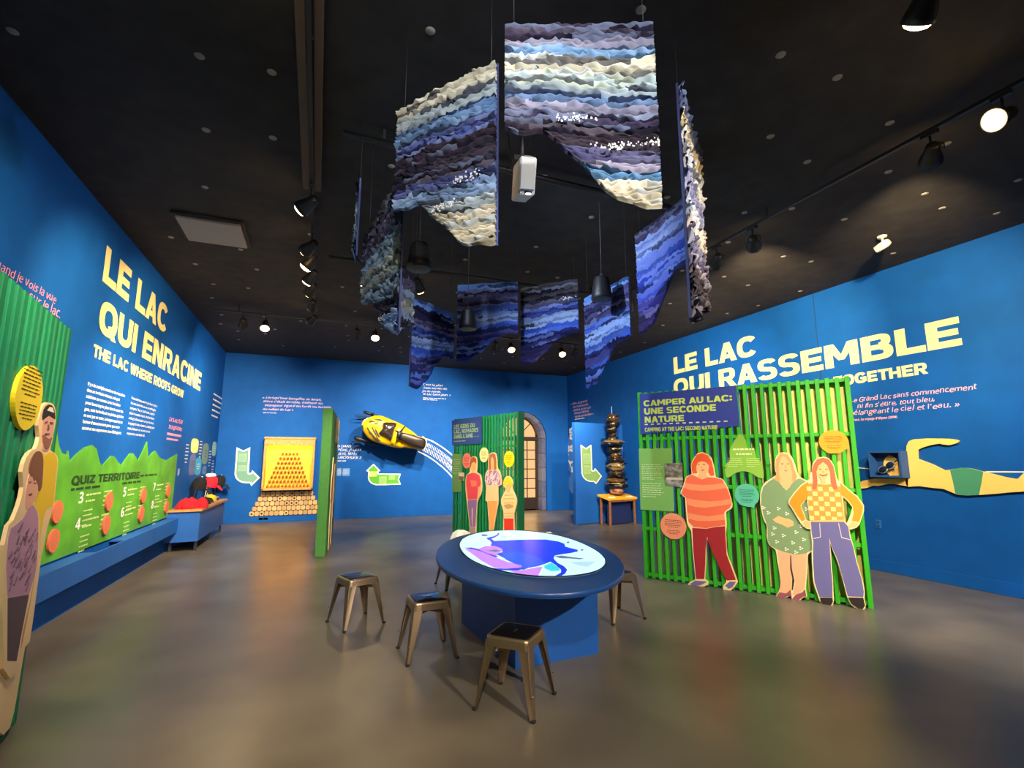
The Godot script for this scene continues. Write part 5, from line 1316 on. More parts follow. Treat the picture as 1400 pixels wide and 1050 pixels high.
func build_right_screen() -> void:
	var T := plane(Vector3(4.29, 0, -5.91), Vector3(1.43, 0, 2.11))
	var W := Vector2(1.43, 2.11).length()
	var g := [textured(col(54, 176, 26), 0.06, 0.55, 1.0, 0.02, 56), textured(col(48, 168, 22), 0.06, 0.55, 1.0, 0.02, 57), textured(col(60, 184, 30), 0.06, 0.55, 1.0, 0.02, 58)]
	slat_screen("bright green slatted screen on the right with three cut-out women", T, W, 2.57, g, g[1], textured(col(226, 214, 110), 0.1, 0.6, 1.0, 0.02, 59), 0.1, 0.05, [0.05, 0.66, 1.26, 1.9, 2.53], 0.05, 0.05, 0.044, 0.078)
	# title board
	var tb := flat("title_board", "dark blue title board CAMPER AU LAC on the right screen", "sign", T, [pa([0.048,2.54,1.335,2.558,1.341,2.031,0.032,1.963])], [], 0.016, 0.02, mat(col(34, 54, 146), 0.6))
	var of := loc(tb, T)
	var lime := mat(col(188, 212, 92), 0.7)
	for q in [["CAMPER AU LAC:", [Vector2(0.097,2.351), Vector2(1.276,2.368), Vector2(0.1,2.433)]], ["UNE SECONDE", [Vector2(0.101,2.234), Vector2(1.071,2.251), Vector2(0.104,2.322)]], ["NATURE", [Vector2(0.104,2.119), Vector2(0.653,2.129), Vector2(0.108,2.206)]]]:
		var v: Array = q[1]
		title(tb, "title_line", q[0], v[0].x - of.x, (v[0].y + v[1].y) / 2 - of.y, v[1].x - of.x, v[2].y - v[0].y, lime, 0.022)
	var s0 := Vector2(0.101,1.992); var s1 := Vector2(1.076,2.004)
	title(tb, "subtitle_line", "CAMPING AT THE LAC: SECOND NATURE", s0.x - of.x, (s0.y + s1.y) / 2 - of.y, s1.x - of.x, 0.055, lime, 0.022)
	var dsh := mat(col(200, 216, 190), 0.7)
	for i in 13:
		mi("printed_dash", ext(rect(s0.x - of.x + i * 0.088, s0.y - of.y + 0.1, s0.x - of.x + i * 0.088 + 0.045, s0.y - of.y + 0.115), 0.02, 0.022), dsh, tb)
	# info sheet and photograph
	var sh := flat("info_sheet", "green information sheet at the left of the right screen", "sign", T, [pa([-0.002,1.762,0.466,1.763,0.456,0.913,-0.012,0.913])], [], 0.016, 0.012, mat(col(120, 176, 84), 0.7))
	dashes(sh, -0.2, 0.1, 0.62, 0.42, 9, mat(col(206, 226, 170), 0.7), 0.014)
	dashes(sh, -0.2, 0.1, 0.36, 0.18, 7, mat(col(206, 226, 170), 0.7), 0.014)
	var ph := flat("photo_print", "black and white outdoor photograph fixed on the green sheet, right screen", "photo", T, [pa([0.362,1.553,0.6,1.564,0.586,1.236,0.354,1.259])], [], 0.03, 0.01, textured(col(226, 220, 206), 0.9, 0.6, 0.8, 0.03, 63))
	mi("photo_river", ext(rect(-0.1, 0.1, 0.12, 0.13), 0.01, 0.012), mat(col(206, 202, 186), 0.6), ph)
	text_disc("salmon round text sign low at the left of the right screen", T, ell(0.434,0.723,0.173,0.169), col(248, 150, 108), col(120, 50, 30), 0.02)
	text_disc("teal speech-bubble text sign in the middle of the right screen", T, ell(1.367,1.165,0.14,0.141), col(88, 190, 152), col(20, 70, 60), 0.02, pa([1.388,1.043,1.454,1.067,1.433,1.004]))
	text_disc("orange oval text sign at the upper right of the right screen", T, ell(2.333,1.808,0.145,0.135), col(250, 156, 22), col(110, 60, 8), 0.02)
	# campfire sign
	var fp := sm(pa([1.334,1.931,1.401,1.852,1.415,1.728,1.485,1.758,1.511,1.615,1.566,1.57,1.568,1.367,1.443,1.434,1.346,1.463,1.253,1.434,1.153,1.374,1.129,1.46,1.15,1.553,1.205,1.597,1.201,1.715,1.261,1.833]), 2)
	var fs := flat("campfire_sign", "olive green campfire-shaped sign on the right screen", "sign", T, [fp], [], 0.016, 0.016, mat(col(140, 190, 60), 0.7))
	dashes(fs, -0.13, 0.16, 0.36, 0.3, 2, mat(col(236, 240, 170), 0.7), 0.018, true)
	dashes(fs, -0.18, 0.0, 0.25, 0.15, 5, mat(col(206, 226, 120), 0.7), 0.018)
	dashes(fs, 0.04, 0.2, 0.25, 0.15, 5, mat(col(206, 226, 120), 0.7), 0.018)
	for s in [[-0.24, 0.13], [0.27, 0.17]]:
		mi("printed_log_mark", ext(rect(s[0] - 0.04, s[1], s[0] + 0.04, s[1] + 0.008), 0.016, 0.018), mat(col(50, 90, 20), 0.8), fs)

	var cream := mat(col(250, 220, 160), 0.7)
	var skin := mat(col(252, 186, 120), 0.75)
	var skin2 := mat(col(240, 178, 130), 0.75)
	# woman in stripes
	flat("person_cutout", "flat cut-out of a red-haired woman in a striped coral top and red trousers", "cutout", T,
		[sm(pa([0.866,1.703,0.918,1.685,0.972,1.637,0.995,1.572,1.005,1.496,1.013,1.421,1.023,1.382,1.095,1.358,1.141,1.285,1.174,1.171,1.196,1.057,1.189,1.005,1.141,0.965,1.113,0.939,1.114,0.856,1.113,0.773,1.098,0.69,1.096,0.566,1.101,0.424,1.147,0.288,1.191,0.138,1.197,0.111,1.15,0.039,1.089,-0.015,1.045,-0.029,1.023,0.002,1.03,0.053,1.067,0.108,1.024,0.213,0.945,0.388,0.892,0.527,0.867,0.598,0.848,0.481,0.84,0.335,0.82,0.168,0.811,0.093,0.845,0.073,0.842,0.032,0.768,-0.003,0.663,-0.025,0.6,-0.015,0.602,0.02,0.668,0.066,0.69,0.08,0.684,0.235,0.674,0.444,0.671,0.656,0.648,0.718,0.622,0.781,0.618,0.91,0.614,1.04,0.613,1.106,0.554,1.156,0.584,1.226,0.617,1.315,0.643,1.382,0.717,1.421,0.709,1.504,0.73,1.582,0.778,1.659,0.819,1.692]), 2)], [
		["printed_top", pa([0.717,1.412,0.784,1.378,0.846,1.349,0.921,1.38,1.019,1.374,1.095,1.35,1.14,1.264,1.171,1.16,1.191,1.057,1.163,1,1.111,0.964,1.093,0.938,1.096,0.782,0.967,0.758,0.863,0.73,0.705,0.733,0.644,0.793,0.633,0.911,0.631,1.041,0.628,1.106,0.565,1.159,0.602,1.237,0.649,1.371]), mat(col(246, 106, 66), 0.75)],
		["printed_stripe", [pa([0.628,1.3,0.714,1.284,0.842,1.277,0.989,1.287,1.117,1.312,1.141,1.249,0.984,1.217,0.837,1.201,0.688,1.207,0.602,1.237]), pa([0.634,1.098,0.767,1.08,0.914,1.071,1.058,1.086,1.18,1.115,1.186,1.051,1.054,1.023,0.867,0.988,0.741,0.992,0.639,1.015]), pa([0.637,0.911,0.756,0.892,0.903,0.884,1.092,0.921,1.096,0.85,0.899,0.821,0.752,0.815,0.646,0.836])], mat(col(252, 148, 96), 0.75)],
		["printed_trousers", pa([0.687,0.721,0.862,0.723,0.967,0.752,1.093,0.774,1.089,0.607,1.091,0.423,1.137,0.277,1.178,0.136,1.073,0.115,1.019,0.223,0.939,0.393,0.883,0.558,0.867,0.629,0.842,0.481,0.825,0.292,0.801,0.096,0.701,0.083,0.694,0.236,0.685,0.445]), mat(col(166, 30, 34), 0.75)],
		["printed_face", sm(pa([0.805,1.571,0.86,1.589,0.912,1.571,0.94,1.517,0.926,1.452,0.896,1.419,0.922,1.385,0.85,1.353,0.784,1.378,0.808,1.422,0.784,1.461,0.783,1.516]), 2), skin],
		["printed_hair", pa([0.8,1.67,0.866,1.694,0.938,1.663,0.981,1.582,0.996,1.485,1,1.403,0.958,1.394,0.929,1.441,0.943,1.528,0.912,1.569,0.86,1.587,0.807,1.569,0.783,1.516,0.784,1.461,0.791,1.428,0.732,1.423,0.72,1.482,0.734,1.571]), mat(col(240, 92, 40), 0.75)],
		["printed_features", [pa([0.804,1.545,0.825,1.549,0.825,1.538,0.803,1.536]), pa([0.87,1.549,0.895,1.545,0.895,1.534,0.87,1.538]), pa([0.828,1.479,0.857,1.473,0.892,1.48,0.861,1.458]), pa([0.842,1.51,0.859,1.51,0.855,1.499])], mat(col(170, 70, 50), 0.75)],
		["printed_shoe", [pa([0.619,0.014,0.689,0.063,0.804,0.07,0.83,0.063,0.759,0.021,0.664,-0.005]), pa([1.05,0.052,1.106,0.107,1.178,0.113,1.135,0.047,1.087,0.021])], mat(col(120, 104, 150), 0.75)],
		], 0.03, 0.02, cream)
	# woman in green dress
	var flowers := []
	for q in [Vector2(1.599,0.967), Vector2(1.712,1.023), Vector2(1.797,0.969), Vector2(1.627,0.72), Vector2(1.742,0.712), Vector2(1.665,0.634), Vector2(1.833,0.637), Vector2(1.948,0.685), Vector2(1.76,0.557), Vector2(1.911,0.583), Vector2(1.877,0.761), Vector2(1.934,0.833), Vector2(2.004,1.033), Vector2(1.65,0.792), Vector2(1.856,0.532), Vector2(1.548,1.024)]:
		for k in 3:
			flowers.append(ell(q.x + 0.014 * cos(TAU * k / 3), q.y + 0.014 * sin(TAU * k / 3), 0.011, 0.008, 6))
	flat("person_cutout", "flat cut-out of a fair-haired woman in a flowered green dress", "cutout", T,
		[sm(pa([1.807,1.695,1.877,1.67,1.915,1.594,1.934,1.494,1.95,1.431,1.97,1.396,2.027,1.362,2.072,1.282,2.065,1.032,2.044,0.765,2.031,0.614,2.016,0.552,1.977,0.518,1.961,0.382,1.944,0.268,1.925,0.137,1.929,0.045,1.897,0.037,1.851,-0.007,1.806,-0.04,1.775,-0.026,1.769,0.025,1.733,0.016,1.679,-0.01,1.626,-0.018,1.61,0.006,1.647,0.07,1.672,0.177,1.664,0.31,1.652,0.423,1.645,0.535,1.598,0.569,1.561,0.638,1.562,0.727,1.571,0.806,1.546,0.864,1.529,0.943,1.517,1.063,1.524,1.184,1.547,1.27,1.598,1.338,1.676,1.391,1.718,1.428,1.705,1.492,1.711,1.573,1.741,1.655]), 2)], [
		["printed_leg", [pa([1.66,0.54,1.796,0.515,1.779,0.342,1.791,0.23,1.771,0.1,1.692,0.048,1.639,0.055,1.679,0.178,1.672,0.31]), pa([1.804,0.516,1.971,0.533,1.949,0.381,1.93,0.248,1.913,0.135,1.825,0.048,1.783,0.052,1.825,0.197,1.8,0.345])], skin2],
		["printed_leg_gap", pa([1.794,0.496,1.803,0.497,1.8,0.345,1.817,0.206,1.791,0.099,1.778,0.097,1.795,0.231,1.781,0.342]), mat(col(60, 50, 36), 0.8)],
		["printed_dress", pa([1.712,1.395,1.752,1.316,1.812,1.238,1.877,1.325,1.933,1.376,1.965,1.385,2.023,1.354,2.064,1.266,2.057,1.032,2.035,0.764,2.02,0.575,1.961,0.532,1.848,0.505,1.737,0.524,1.65,0.549,1.593,0.584,1.567,0.644,1.578,0.797,1.542,0.944,1.527,1.063,1.535,1.185,1.566,1.277,1.626,1.339]), mat(col(128, 156, 106), 0.8)],
		["printed_face", sm(pa([1.769,1.618,1.808,1.654,1.856,1.63,1.882,1.554,1.885,1.454,1.877,1.331,1.813,1.248,1.752,1.324,1.746,1.452,1.749,1.553]), 2), skin],
		["printed_hair", [pa([1.806,1.687,1.858,1.664,1.897,1.594,1.913,1.494,1.936,1.406,1.915,1.36,1.881,1.331,1.889,1.454,1.871,1.554,1.838,1.63,1.804,1.654]), pa([1.806,1.687,1.808,1.654,1.776,1.614,1.754,1.543,1.749,1.452,1.751,1.328,1.692,1.365,1.723,1.436,1.712,1.513,1.728,1.614,1.769,1.671])], mat(col(244, 158, 96), 0.75)],
		["printed_features", [pa([1.779,1.561,1.802,1.561,1.801,1.549,1.778,1.549]), pa([1.84,1.562,1.863,1.56,1.862,1.548,1.839,1.55]), pa([1.798,1.485,1.819,1.477,1.845,1.486,1.822,1.463]), pa([1.815,1.521,1.833,1.521,1.825,1.507])], mat(col(190, 96, 66), 0.75)],
		["printed_hands", pa([1.639,0.89,1.706,0.938,1.766,0.914,1.818,0.906,1.855,0.885,1.857,0.837,1.793,0.807,1.734,0.838,1.664,0.862]), skin],
		["printed_flower", flowers, mat(col(240, 240, 220), 0.75)],
		["printed_shoe", [pa([1.618,0.015,1.649,0.057,1.716,0.055,1.771,0.104,1.773,0.033,1.735,0.032,1.68,-0.003,1.627,-0.012]), pa([1.778,0.008,1.817,0.053,1.884,0.09,1.916,0.13,1.923,0.048,1.898,0.055,1.843,-0.001,1.807,-0.03])], mat(col(150, 80, 92), 0.75)],
		], 0.03, 0.02, cream)
	# woman in orange sweater and blue jeans
	var checks := []
	var o0 := Vector2(2.022,0.911); var o1 := Vector2(2.351,0.94); var o2 := Vector2(2.042,1.297)
	for r in 7:
		for cc in 6:
			if (r + cc) % 2: continue
			var u := lerpf(o0.x, o1.x, cc / 6.0); var v := lerpf(o0.y, o2.y, r / 7.0)
			checks.append(rect(u + 0.004, v + 0.004, u + (o1.x - o0.x) / 6.0 - 0.004, v + (o2.y - o0.y) / 7.0 - 0.004))
	flat("person_cutout", "flat cut-out of a long-haired woman in a checked orange sweater and blue jeans", "cutout", T,
		[sm(pa([2.218,1.637,2.274,1.617,2.313,1.546,2.325,1.441,2.343,1.366,2.377,1.351,2.371,1.197,2.366,1.048,2.365,0.923,2.397,0.857,2.405,0.766,2.425,0.651,2.442,0.491,2.472,0.317,2.484,0.196,2.471,0.125,2.479,0.048,2.458,-0.002,2.403,-0.002,2.345,0.032,2.318,0.111,2.308,0.172,2.289,0.312,2.257,0.489,2.219,0.613,2.204,0.681,2.205,0.556,2.201,0.41,2.2,0.246,2.193,0.156,2.189,0.048,2.152,-0.033,2.096,-0.033,2.052,0.023,2.036,0.106,2.008,0.221,2.01,0.388,2.017,0.537,2.031,0.651,2.025,0.745,2.027,0.877,2.023,1.03,2.016,1.164,2.032,1.359,2.065,1.369,2.066,1.427,2.097,1.486,2.107,1.555,2.149,1.613]), 2),
		pa([2.044,1.365,2.06,1.262,2.021,1.157,1.952,1.068,1.994,0.904,2.037,0.897,2.037,0.808,1.984,0.813,1.933,0.867,1.896,0.945,1.851,1.04,1.823,1.087,1.833,1.137,1.891,1.218,1.968,1.308]),
		pa([2.358,1.36,2.431,1.278,2.505,1.206,2.559,1.104,2.551,1.04,2.501,0.899,2.467,0.859,2.415,0.836,2.382,0.843,2.378,0.892,2.421,0.987,2.449,1.08,2.415,1.14,2.357,1.203])], [
		["printed_jeans", pa([2.037,0.893,2.358,0.915,2.391,0.866,2.398,0.757,2.419,0.65,2.436,0.49,2.466,0.317,2.475,0.186,2.464,0.131,2.323,0.117,2.313,0.181,2.29,0.33,2.262,0.498,2.218,0.631,2.205,0.726,2.197,0.556,2.193,0.391,2.192,0.245,2.18,0.085,2.056,0.073,2.041,0.125,2.02,0.223,2.022,0.389,2.029,0.539,2.043,0.671,2.035,0.783]), mat(col(104, 100, 152), 0.8)],
		["printed_seam", [pa([2.12,0.884,2.126,0.884,2.122,0.73,2.115,0.726]), pa([2.051,0.713,2.119,0.734,2.118,0.726,2.05,0.703]), pa([2.302,0.896,2.309,0.897,2.324,0.743,2.318,0.739]), pa([2.321,0.747,2.401,0.728,2.401,0.721,2.321,0.738])], mat(col(224, 206, 196), 0.75)],
		["printed_sleeve", [pa([2.043,1.347,2.06,1.262,2.022,1.168,1.946,1.072,1.985,0.916,1.947,0.891,1.906,0.956,1.864,1.041,1.836,1.088,1.845,1.133,1.903,1.214,1.974,1.299]), pa([2.357,1.347,2.429,1.265,2.498,1.197,2.548,1.1,2.54,1.04,2.499,0.921,2.431,0.931,2.454,1.007,2.456,1.086,2.419,1.151,2.361,1.212])], mat(col(240, 146, 20), 0.75)],
		["printed_hands", [pa([1.987,0.905,2.034,0.893,2.028,0.82,1.984,0.825,1.951,0.872]), pa([2.431,0.923,2.494,0.91,2.462,0.869,2.412,0.849,2.389,0.869])], skin],
		["printed_sweater", pa([2.045,1.328,2.126,1.332,2.2,1.32,2.291,1.33,2.356,1.3,2.36,1.197,2.36,1.048,2.36,0.937,2.224,0.925,2.033,0.902,2.029,1.068,2.033,1.184,2.033,1.261]), mat(col(214, 150, 60), 0.75)],
		["printed_check", checks, mat(col(250, 212, 130), 0.75)],
		["printed_midriff", pa([2.033,0.908,2.36,0.939,2.358,0.915,2.034,0.893]), skin],
		["printed_face", sm(pa([2.213,1.575,2.251,1.536,2.27,1.469,2.258,1.421,2.217,1.382,2.222,1.34,2.169,1.339,2.175,1.381,2.146,1.429,2.141,1.467,2.168,1.536]), 2), skin],
		["printed_hair", [pa([2.217,1.629,2.274,1.609,2.308,1.536,2.32,1.441,2.326,1.271,2.286,1.27,2.268,1.345,2.273,1.46,2.253,1.54,2.213,1.578]), pa([2.217,1.629,2.213,1.578,2.168,1.539,2.139,1.467,2.142,1.361,2.121,1.264,2.084,1.267,2.096,1.379,2.096,1.477,2.119,1.555,2.157,1.61])], mat(col(196, 104, 66), 0.75)],
		["printed_features", [pa([2.167,1.501,2.19,1.501,2.189,1.489,2.166,1.489]), pa([2.227,1.501,2.25,1.5,2.249,1.488,2.226,1.49]), pa([2.162,1.443,2.201,1.428,2.252,1.448,2.234,1.424,2.2,1.414,2.174,1.423]), pa([2.198,1.47,2.214,1.47,2.206,1.455])], mat(col(190, 90, 56), 0.75)],
		["printed_shoe", [pa([2.059,0.068,2.179,0.082,2.179,0.037,2.145,-0.022,2.097,-0.02,2.065,0.02]), pa([2.325,0.107,2.464,0.124,2.472,0.047,2.449,0.008,2.404,0.01,2.351,0.045])], mat(col(34, 24, 22), 0.75)],
		], 0.062, 0.02, cream)

func build_middle() -> void:
	# centre screen
	var T := plane(Vector3(2.9, 0, -10.95), Vector3(0.77, 0, 2.35))
	var W := Vector2(0.77, 2.35).length()
	var g := [textured(col(12, 140, 78), 0.06, 0.55, 1.0, 0.02, 64), textured(col(14, 132, 74), 0.06, 0.55, 1.0, 0.02, 65), textured(col(10, 146, 84), 0.06, 0.55, 1.0, 0.02, 66)]
	slat_screen("green slatted screen in the middle distance before the arched door", T, 2.26, 2.53, g, mat(col(10, 104, 60), 0.6), g[2], 0.1, 0.05, [0.05, 0.66, 1.26, 1.88, 2.49], 0.05, 0.05, 0.05)
	var tb := flat("title_board", "blue title board LES GENS DU LAC on the middle screen", "sign", T, [pa([-0.07,2.498,1.08,2.523,1.089,1.939,-0.039,1.93])], [], 0.016, 0.02, mat(col(44, 74, 140), 0.6))
	var of := loc(tb, T)
	var lime := mat(col(150, 186, 140), 0.7)
	for q in [["LES GENS DU", [Vector2(0.024,2.301), Vector2(0.85,2.304), Vector2(0.021,2.391)]], ["LAC, NOMADES", [Vector2(0.028,2.193), Vector2(0.985,2.196), Vector2(0.025,2.282)]], ["DANS L'ÂME", [Vector2(0.031,2.079), Vector2(0.772,2.085), Vector2(0.029,2.168)]]]:
		var v: Array = q[1]
		title(tb, "title_line", q[0], v[0].x - of.x, (v[0].y + v[1].y) / 2 - of.y, v[1].x - of.x, v[2].y - v[0].y, lime, 0.022)
	for i in 10:
		mi("printed_dash", ext(rect(-0.46 + i * 0.1, 0.16, -0.42 + i * 0.1, 0.18), 0.02, 0.022), lime, tb)
	dashes(tb, -0.48, 0.3, 0.08, 0.08, 1, lime, 0.022)
	var sh := flat("info_sheet", "olive information sheet at the left of the middle screen", "sign", T, [pa([-0.044,1.74,0.324,1.731,0.347,0.914,-0.015,0.887])], [], 0.016, 0.012, mat(col(104, 150, 84), 0.7))
	dashes(sh, -0.15, 0.14, 0.72, 0.4, 9, mat(col(170, 200, 140), 0.7), 0.014)
	flat("photo_print", "small landscape photograph on the olive sheet, middle screen", "photo", T, [pa([0.253,1.324,0.455,1.331,0.46,1.157,0.269,1.151])], [["printed_land", pa([0.266,1.248,0.452,1.247,0.454,1.163,0.274,1.158]), mat(col(110, 100, 80), 0.7)]], 0.03, 0.01, mat(col(226, 204, 180), 0.6))
	text_disc("salmon round text sign over the boy in red, middle screen", T, ell(0.554,1.585,0.16,0.165), col(240, 124, 108), col(150, 50, 50), 0.02)
	text_disc("pale yellow round text sign in the middle of the middle screen", T, ell(1.18,1.706,0.151,0.153), col(236, 236, 160), col(110, 130, 70), 0.02)
	text_disc("deep yellow round text sign over the child in a hat", T, ell(2.004,1.619,0.155,0.156), col(250, 214, 8), col(170, 120, 0), 0.02)
	var cream := mat(col(250, 214, 160), 0.7)
	var skin := mat(col(250, 184, 120), 0.75)
	flat("person_cutout", "flat cut-out of a boy in a red T-shirt and purple trousers", "cutout", T,
		[sm(pa([0.832,1.679,0.934,1.658,0.971,1.556,0.969,1.41,0.96,1.346,1.099,1.297,1.146,1.156,1.153,0.958,1.058,0.812,1,0.738,0.973,0.608,0.958,0.325,0.952,0.086,0.838,0.054,0.722,0.052,0.734,0.19,0.694,0.386,0.636,0.642,0.608,0.756,0.56,0.989,0.55,1.166,0.6,1.286,0.714,1.348,0.707,1.466,0.689,1.555,0.729,1.629]), 2)], [
		["printed_trousers", pa([0.655,0.759,0.989,0.794,0.973,0.608,0.945,0.234,0.85,0.224,0.837,0.37,0.843,0.57,0.822,0.626,0.803,0.567,0.807,0.368,0.84,0.223,0.759,0.215,0.709,0.416,0.662,0.644]), mat(col(150, 112, 168), 0.75)],
		["printed_tee", pa([0.621,1.293,0.813,1.335,0.95,1.323,1.07,1.282,1.121,1.141,1.103,1.064,1.025,1.046,0.999,0.803,0.654,0.765,0.63,0.933,0.585,1.049,0.581,1.197]), mat(col(238, 76, 92), 0.75)],
		["printed_arm", [pa([1.035,1.044,1.123,1.064,1.134,0.957,1.038,0.811,0.994,0.78,1.007,0.894]), pa([0.58,1.043,0.63,0.933,0.654,0.783,0.617,0.786])], skin],
		["printed_chest_print", pa([0.739,1.178,0.973,1.168,0.975,1.064,0.793,1.04]), mat(col(250, 130, 96), 0.75)],
		["printed_face", pa([0.773,1.525,0.859,1.57,0.936,1.526,0.933,1.41,0.838,1.344,0.76,1.393]), skin],
		["printed_hair", pa([0.75,1.638,0.857,1.673,0.95,1.626,0.951,1.526,0.864,1.567,0.783,1.525,0.744,1.431,0.705,1.525]), mat(col(188, 92, 56), 0.75)],
		["printed_shoe", [pa([0.749,0.209,0.95,0.229,0.942,0.094,0.737,0.071])], mat(col(176, 150, 140), 0.75)]], 0.04, 0.02, cream)
	flat("person_cutout", "flat cut-out of a long-haired girl in a mauve patterned jacket", "cutout", T,
		[sm(pa([1.514,1.754,1.616,1.725,1.658,1.585,1.672,1.448,1.753,1.367,1.803,1.205,1.794,1.118,1.692,1.076,1.707,0.817,1.668,0.659,1.598,0.412,1.528,0.185,1.423,0.163,1.407,0.367,1.368,0.582,1.342,0.768,1.285,0.792,1.306,1.049,1.256,1.188,1.278,1.33,1.363,1.416,1.361,1.585,1.398,1.712]), 2)], [
		["printed_leg", pa([1.361,0.78,1.681,0.805,1.642,0.603,1.528,0.201,1.437,0.18,1.416,0.395]), mat(col(248, 168, 92), 0.75)],
		["printed_shorts", pa([1.324,1.084,1.674,1.086,1.69,0.814,1.309,0.788]), mat(col(250, 206, 150), 0.75)],
		["printed_jacket", pa([1.331,1.345,1.471,1.403,1.518,1.362,1.586,1.405,1.722,1.352,1.781,1.204,1.768,1.122,1.611,1.089,1.519,1.196,1.474,1.095,1.31,1.105,1.285,1.217]), mat(col(176, 122, 160), 0.75)],
		["printed_pattern", specks(pa([1.331,1.331,1.709,1.338,1.754,1.136,1.324,1.12]), 40, 0.09, 0.02), mat(col(240, 216, 220), 0.75)],
		["printed_face", pa([1.459,1.627,1.515,1.675,1.576,1.599,1.572,1.446,1.527,1.385,1.471,1.44]), skin],
		["printed_hair", [pa([1.514,1.742,1.607,1.713,1.64,1.585,1.641,1.403,1.568,1.413,1.571,1.585,1.515,1.675]), pa([1.514,1.742,1.515,1.675,1.46,1.619,1.466,1.412,1.396,1.388,1.38,1.585,1.416,1.704])], mat(col(176, 104, 66), 0.75)]], 0.04, 0.02, cream)
	flat("person_cutout", "flat cut-out of a child in a yellow sun hat and red shorts", "cutout", T,
		[sm(pa([2.006,1.296,2.091,1.267,2.162,1.158,2.137,1.084,2.174,1.007,2.264,0.882,2.256,0.753,2.202,0.62,2.186,0.516,2.185,0.033,1.881,-0.005,1.875,0.437,1.875,0.595,1.805,0.749,1.804,0.855,1.882,0.966,1.942,1.049,1.864,1.099,1.873,1.18,1.92,1.262]), 2)], [
		["printed_shorts", pa([1.892,0.486,2.178,0.511,2.173,0.082,1.898,0.049]), mat(col(232, 56, 36), 0.75)],
		["printed_shirt", pa([1.921,0.968,2.133,0.992,2.248,0.881,2.235,0.739,2.174,0.618,2.182,0.516,1.888,0.49,1.888,0.622,1.826,0.75,1.835,0.857]), mat(col(250, 210, 146), 0.75)],
		["printed_stripe", [pa([1.904,0.927,2.166,0.949,2.166,0.939,1.904,0.914]), pa([1.87,0.859,2.215,0.884,2.215,0.874,1.87,0.846]), pa([1.896,0.781,2.195,0.8,2.195,0.79,1.896,0.768]), pa([1.888,0.58,2.182,0.609,2.182,0.598,1.888,0.569]), pa([1.888,0.53,2.182,0.56,2.182,0.549,1.888,0.519])], mat(col(196, 146, 92), 0.75)],
		["printed_hands", pa([1.887,0.741,2.049,0.77,2.182,0.753,2.153,0.707,2.007,0.67,1.922,0.69]), mat(col(206, 150, 96), 0.75)],
		["printed_face", pa([1.947,1.116,2.07,1.144,2.108,1.083,2.049,0.985,1.964,0.992]), skin],
		["printed_hat", pa([2.006,1.291,2.091,1.253,2.154,1.153,2.112,1.083,2.07,1.144,1.985,1.157,1.942,1.102,1.873,1.105,1.899,1.208]), mat(col(250, 206, 30), 0.75)]], 0.04, 0.02, cream)
	# pale stones at the foot of the middle screen
	var k := 0
	for q in [["white crumpled stone at the foot of the middle screen, left of the girl", Vector3(2.66, 0, -9.45), 0.16], ["brownish stone at the foot of the middle screen, right of the girl", Vector3(2.95, 0, -9.0), 0.14], ["pale stones' largest piece at the right foot of the middle screen", Vector3(4.1, 0, -8.55), 0.15]]:
		var st := thing("stone", q[0], "stone", Transform3D(Basis(Vector3.UP, k), q[1]), "stones at the foot of the middle screen")
		mi("body", lathe([[0.0, 0.0], [q[2], 0.0], [q[2] * 1.1, 0.1], [q[2] * 0.8, 0.22], [q[2] * 0.3, 0.27], [0.0, 0.26]], 16, 0.8, 80 + k), mat(col(206, 210, 206) if k != 1 else col(170, 150, 126), 0.9), st)
		mi("chip", lathe([[0.0, 0.0], [0.1, 0.0], [0.12, 0.06], [0.05, 0.13], [0.0, 0.13]], 12, 0.8, 90 + k), mat(col(190, 192, 186), 0.9), st, Vector3(q[2] + 0.1, 0, 0.08))
		k += 1

	# map table
	var blue := mat(col(24, 66, 132), 0.34)
	var side := textured(col(18, 84, 172), 0.06, 0.5, 0.5, 0.012, 67)
	var tab := thing("map_table", "blue oval table with a wide rim around the glowing map", "table", Transform3D(Basis(), Vector3(1.85, 0, -4.4)))
	var rim := PackedVector2Array()
	var ax := Vector2(0.23, 0.97).normalized(); var ay := Vector2(-ax.y, ax.x)   # in (x, -z)
	for i in 72:
		var t := TAU * i / 72
		rim.append(ax * 1.45 * cos(t) + ay * 0.81 * sin(t))
	var top := begin()
	mi("table_top", ext(rim, 0.0, 0.035), blue, tab, Vector3(0, 0.715, 0), Vector3(-PI / 2, 0, 0))
	mi("rim_edge", dome(rim, [[0.985, -0.002], [1.002, 0.006], [1.002, 0.032], [0.997, 0.0362]], false), blue, tab, Vector3(0, 0.715, 0), Vector3(-PI / 2, 0, 0))
	var bx := PackedVector2Array([Vector2(1.52 - 1.85, 3.79 - 4.4), Vector2(2.29 - 1.85, 3.83 - 4.4), Vector2(2.2 - 1.85, 5.03 - 4.4), Vector2(1.43 - 1.85, 5.0 - 4.4)])
	mi("pedestal", ext(bx, 0.0, 0.7), side, tab, Vector3.ZERO, Vector3(-PI / 2, 0, 0))
	mi("underframe", ext(inset(rim, 0.25), 0.0, 0.03), mat(col(16, 50, 104), 0.6), tab, Vector3(0, 0.68, 0), Vector3(-PI / 2, 0, 0))
	# the map thrown by the projector, its light put into emissive layers
	var TT := Transform3D(Basis(Vector3.RIGHT, Vector3.FORWARD, Vector3.UP), Vector3(1.85, 0.757, -4.4))
	var oval := PackedVector2Array()
	var sx := Vector2(0.17, 0.99).normalized(); var sy := Vector2(-sx.y, sx.x)
	var sc := Vector2(1.94 - 1.85, 4.56 - 4.4)
	for i in 64:
		var t := TAU * i / 64
		oval.append(sc + sx * 1.21 * signf(cos(t)) * pow(absf(cos(t)), 0.92) + sy * 0.63 * signf(sin(t)) * pow(absf(sin(t)), 0.92))
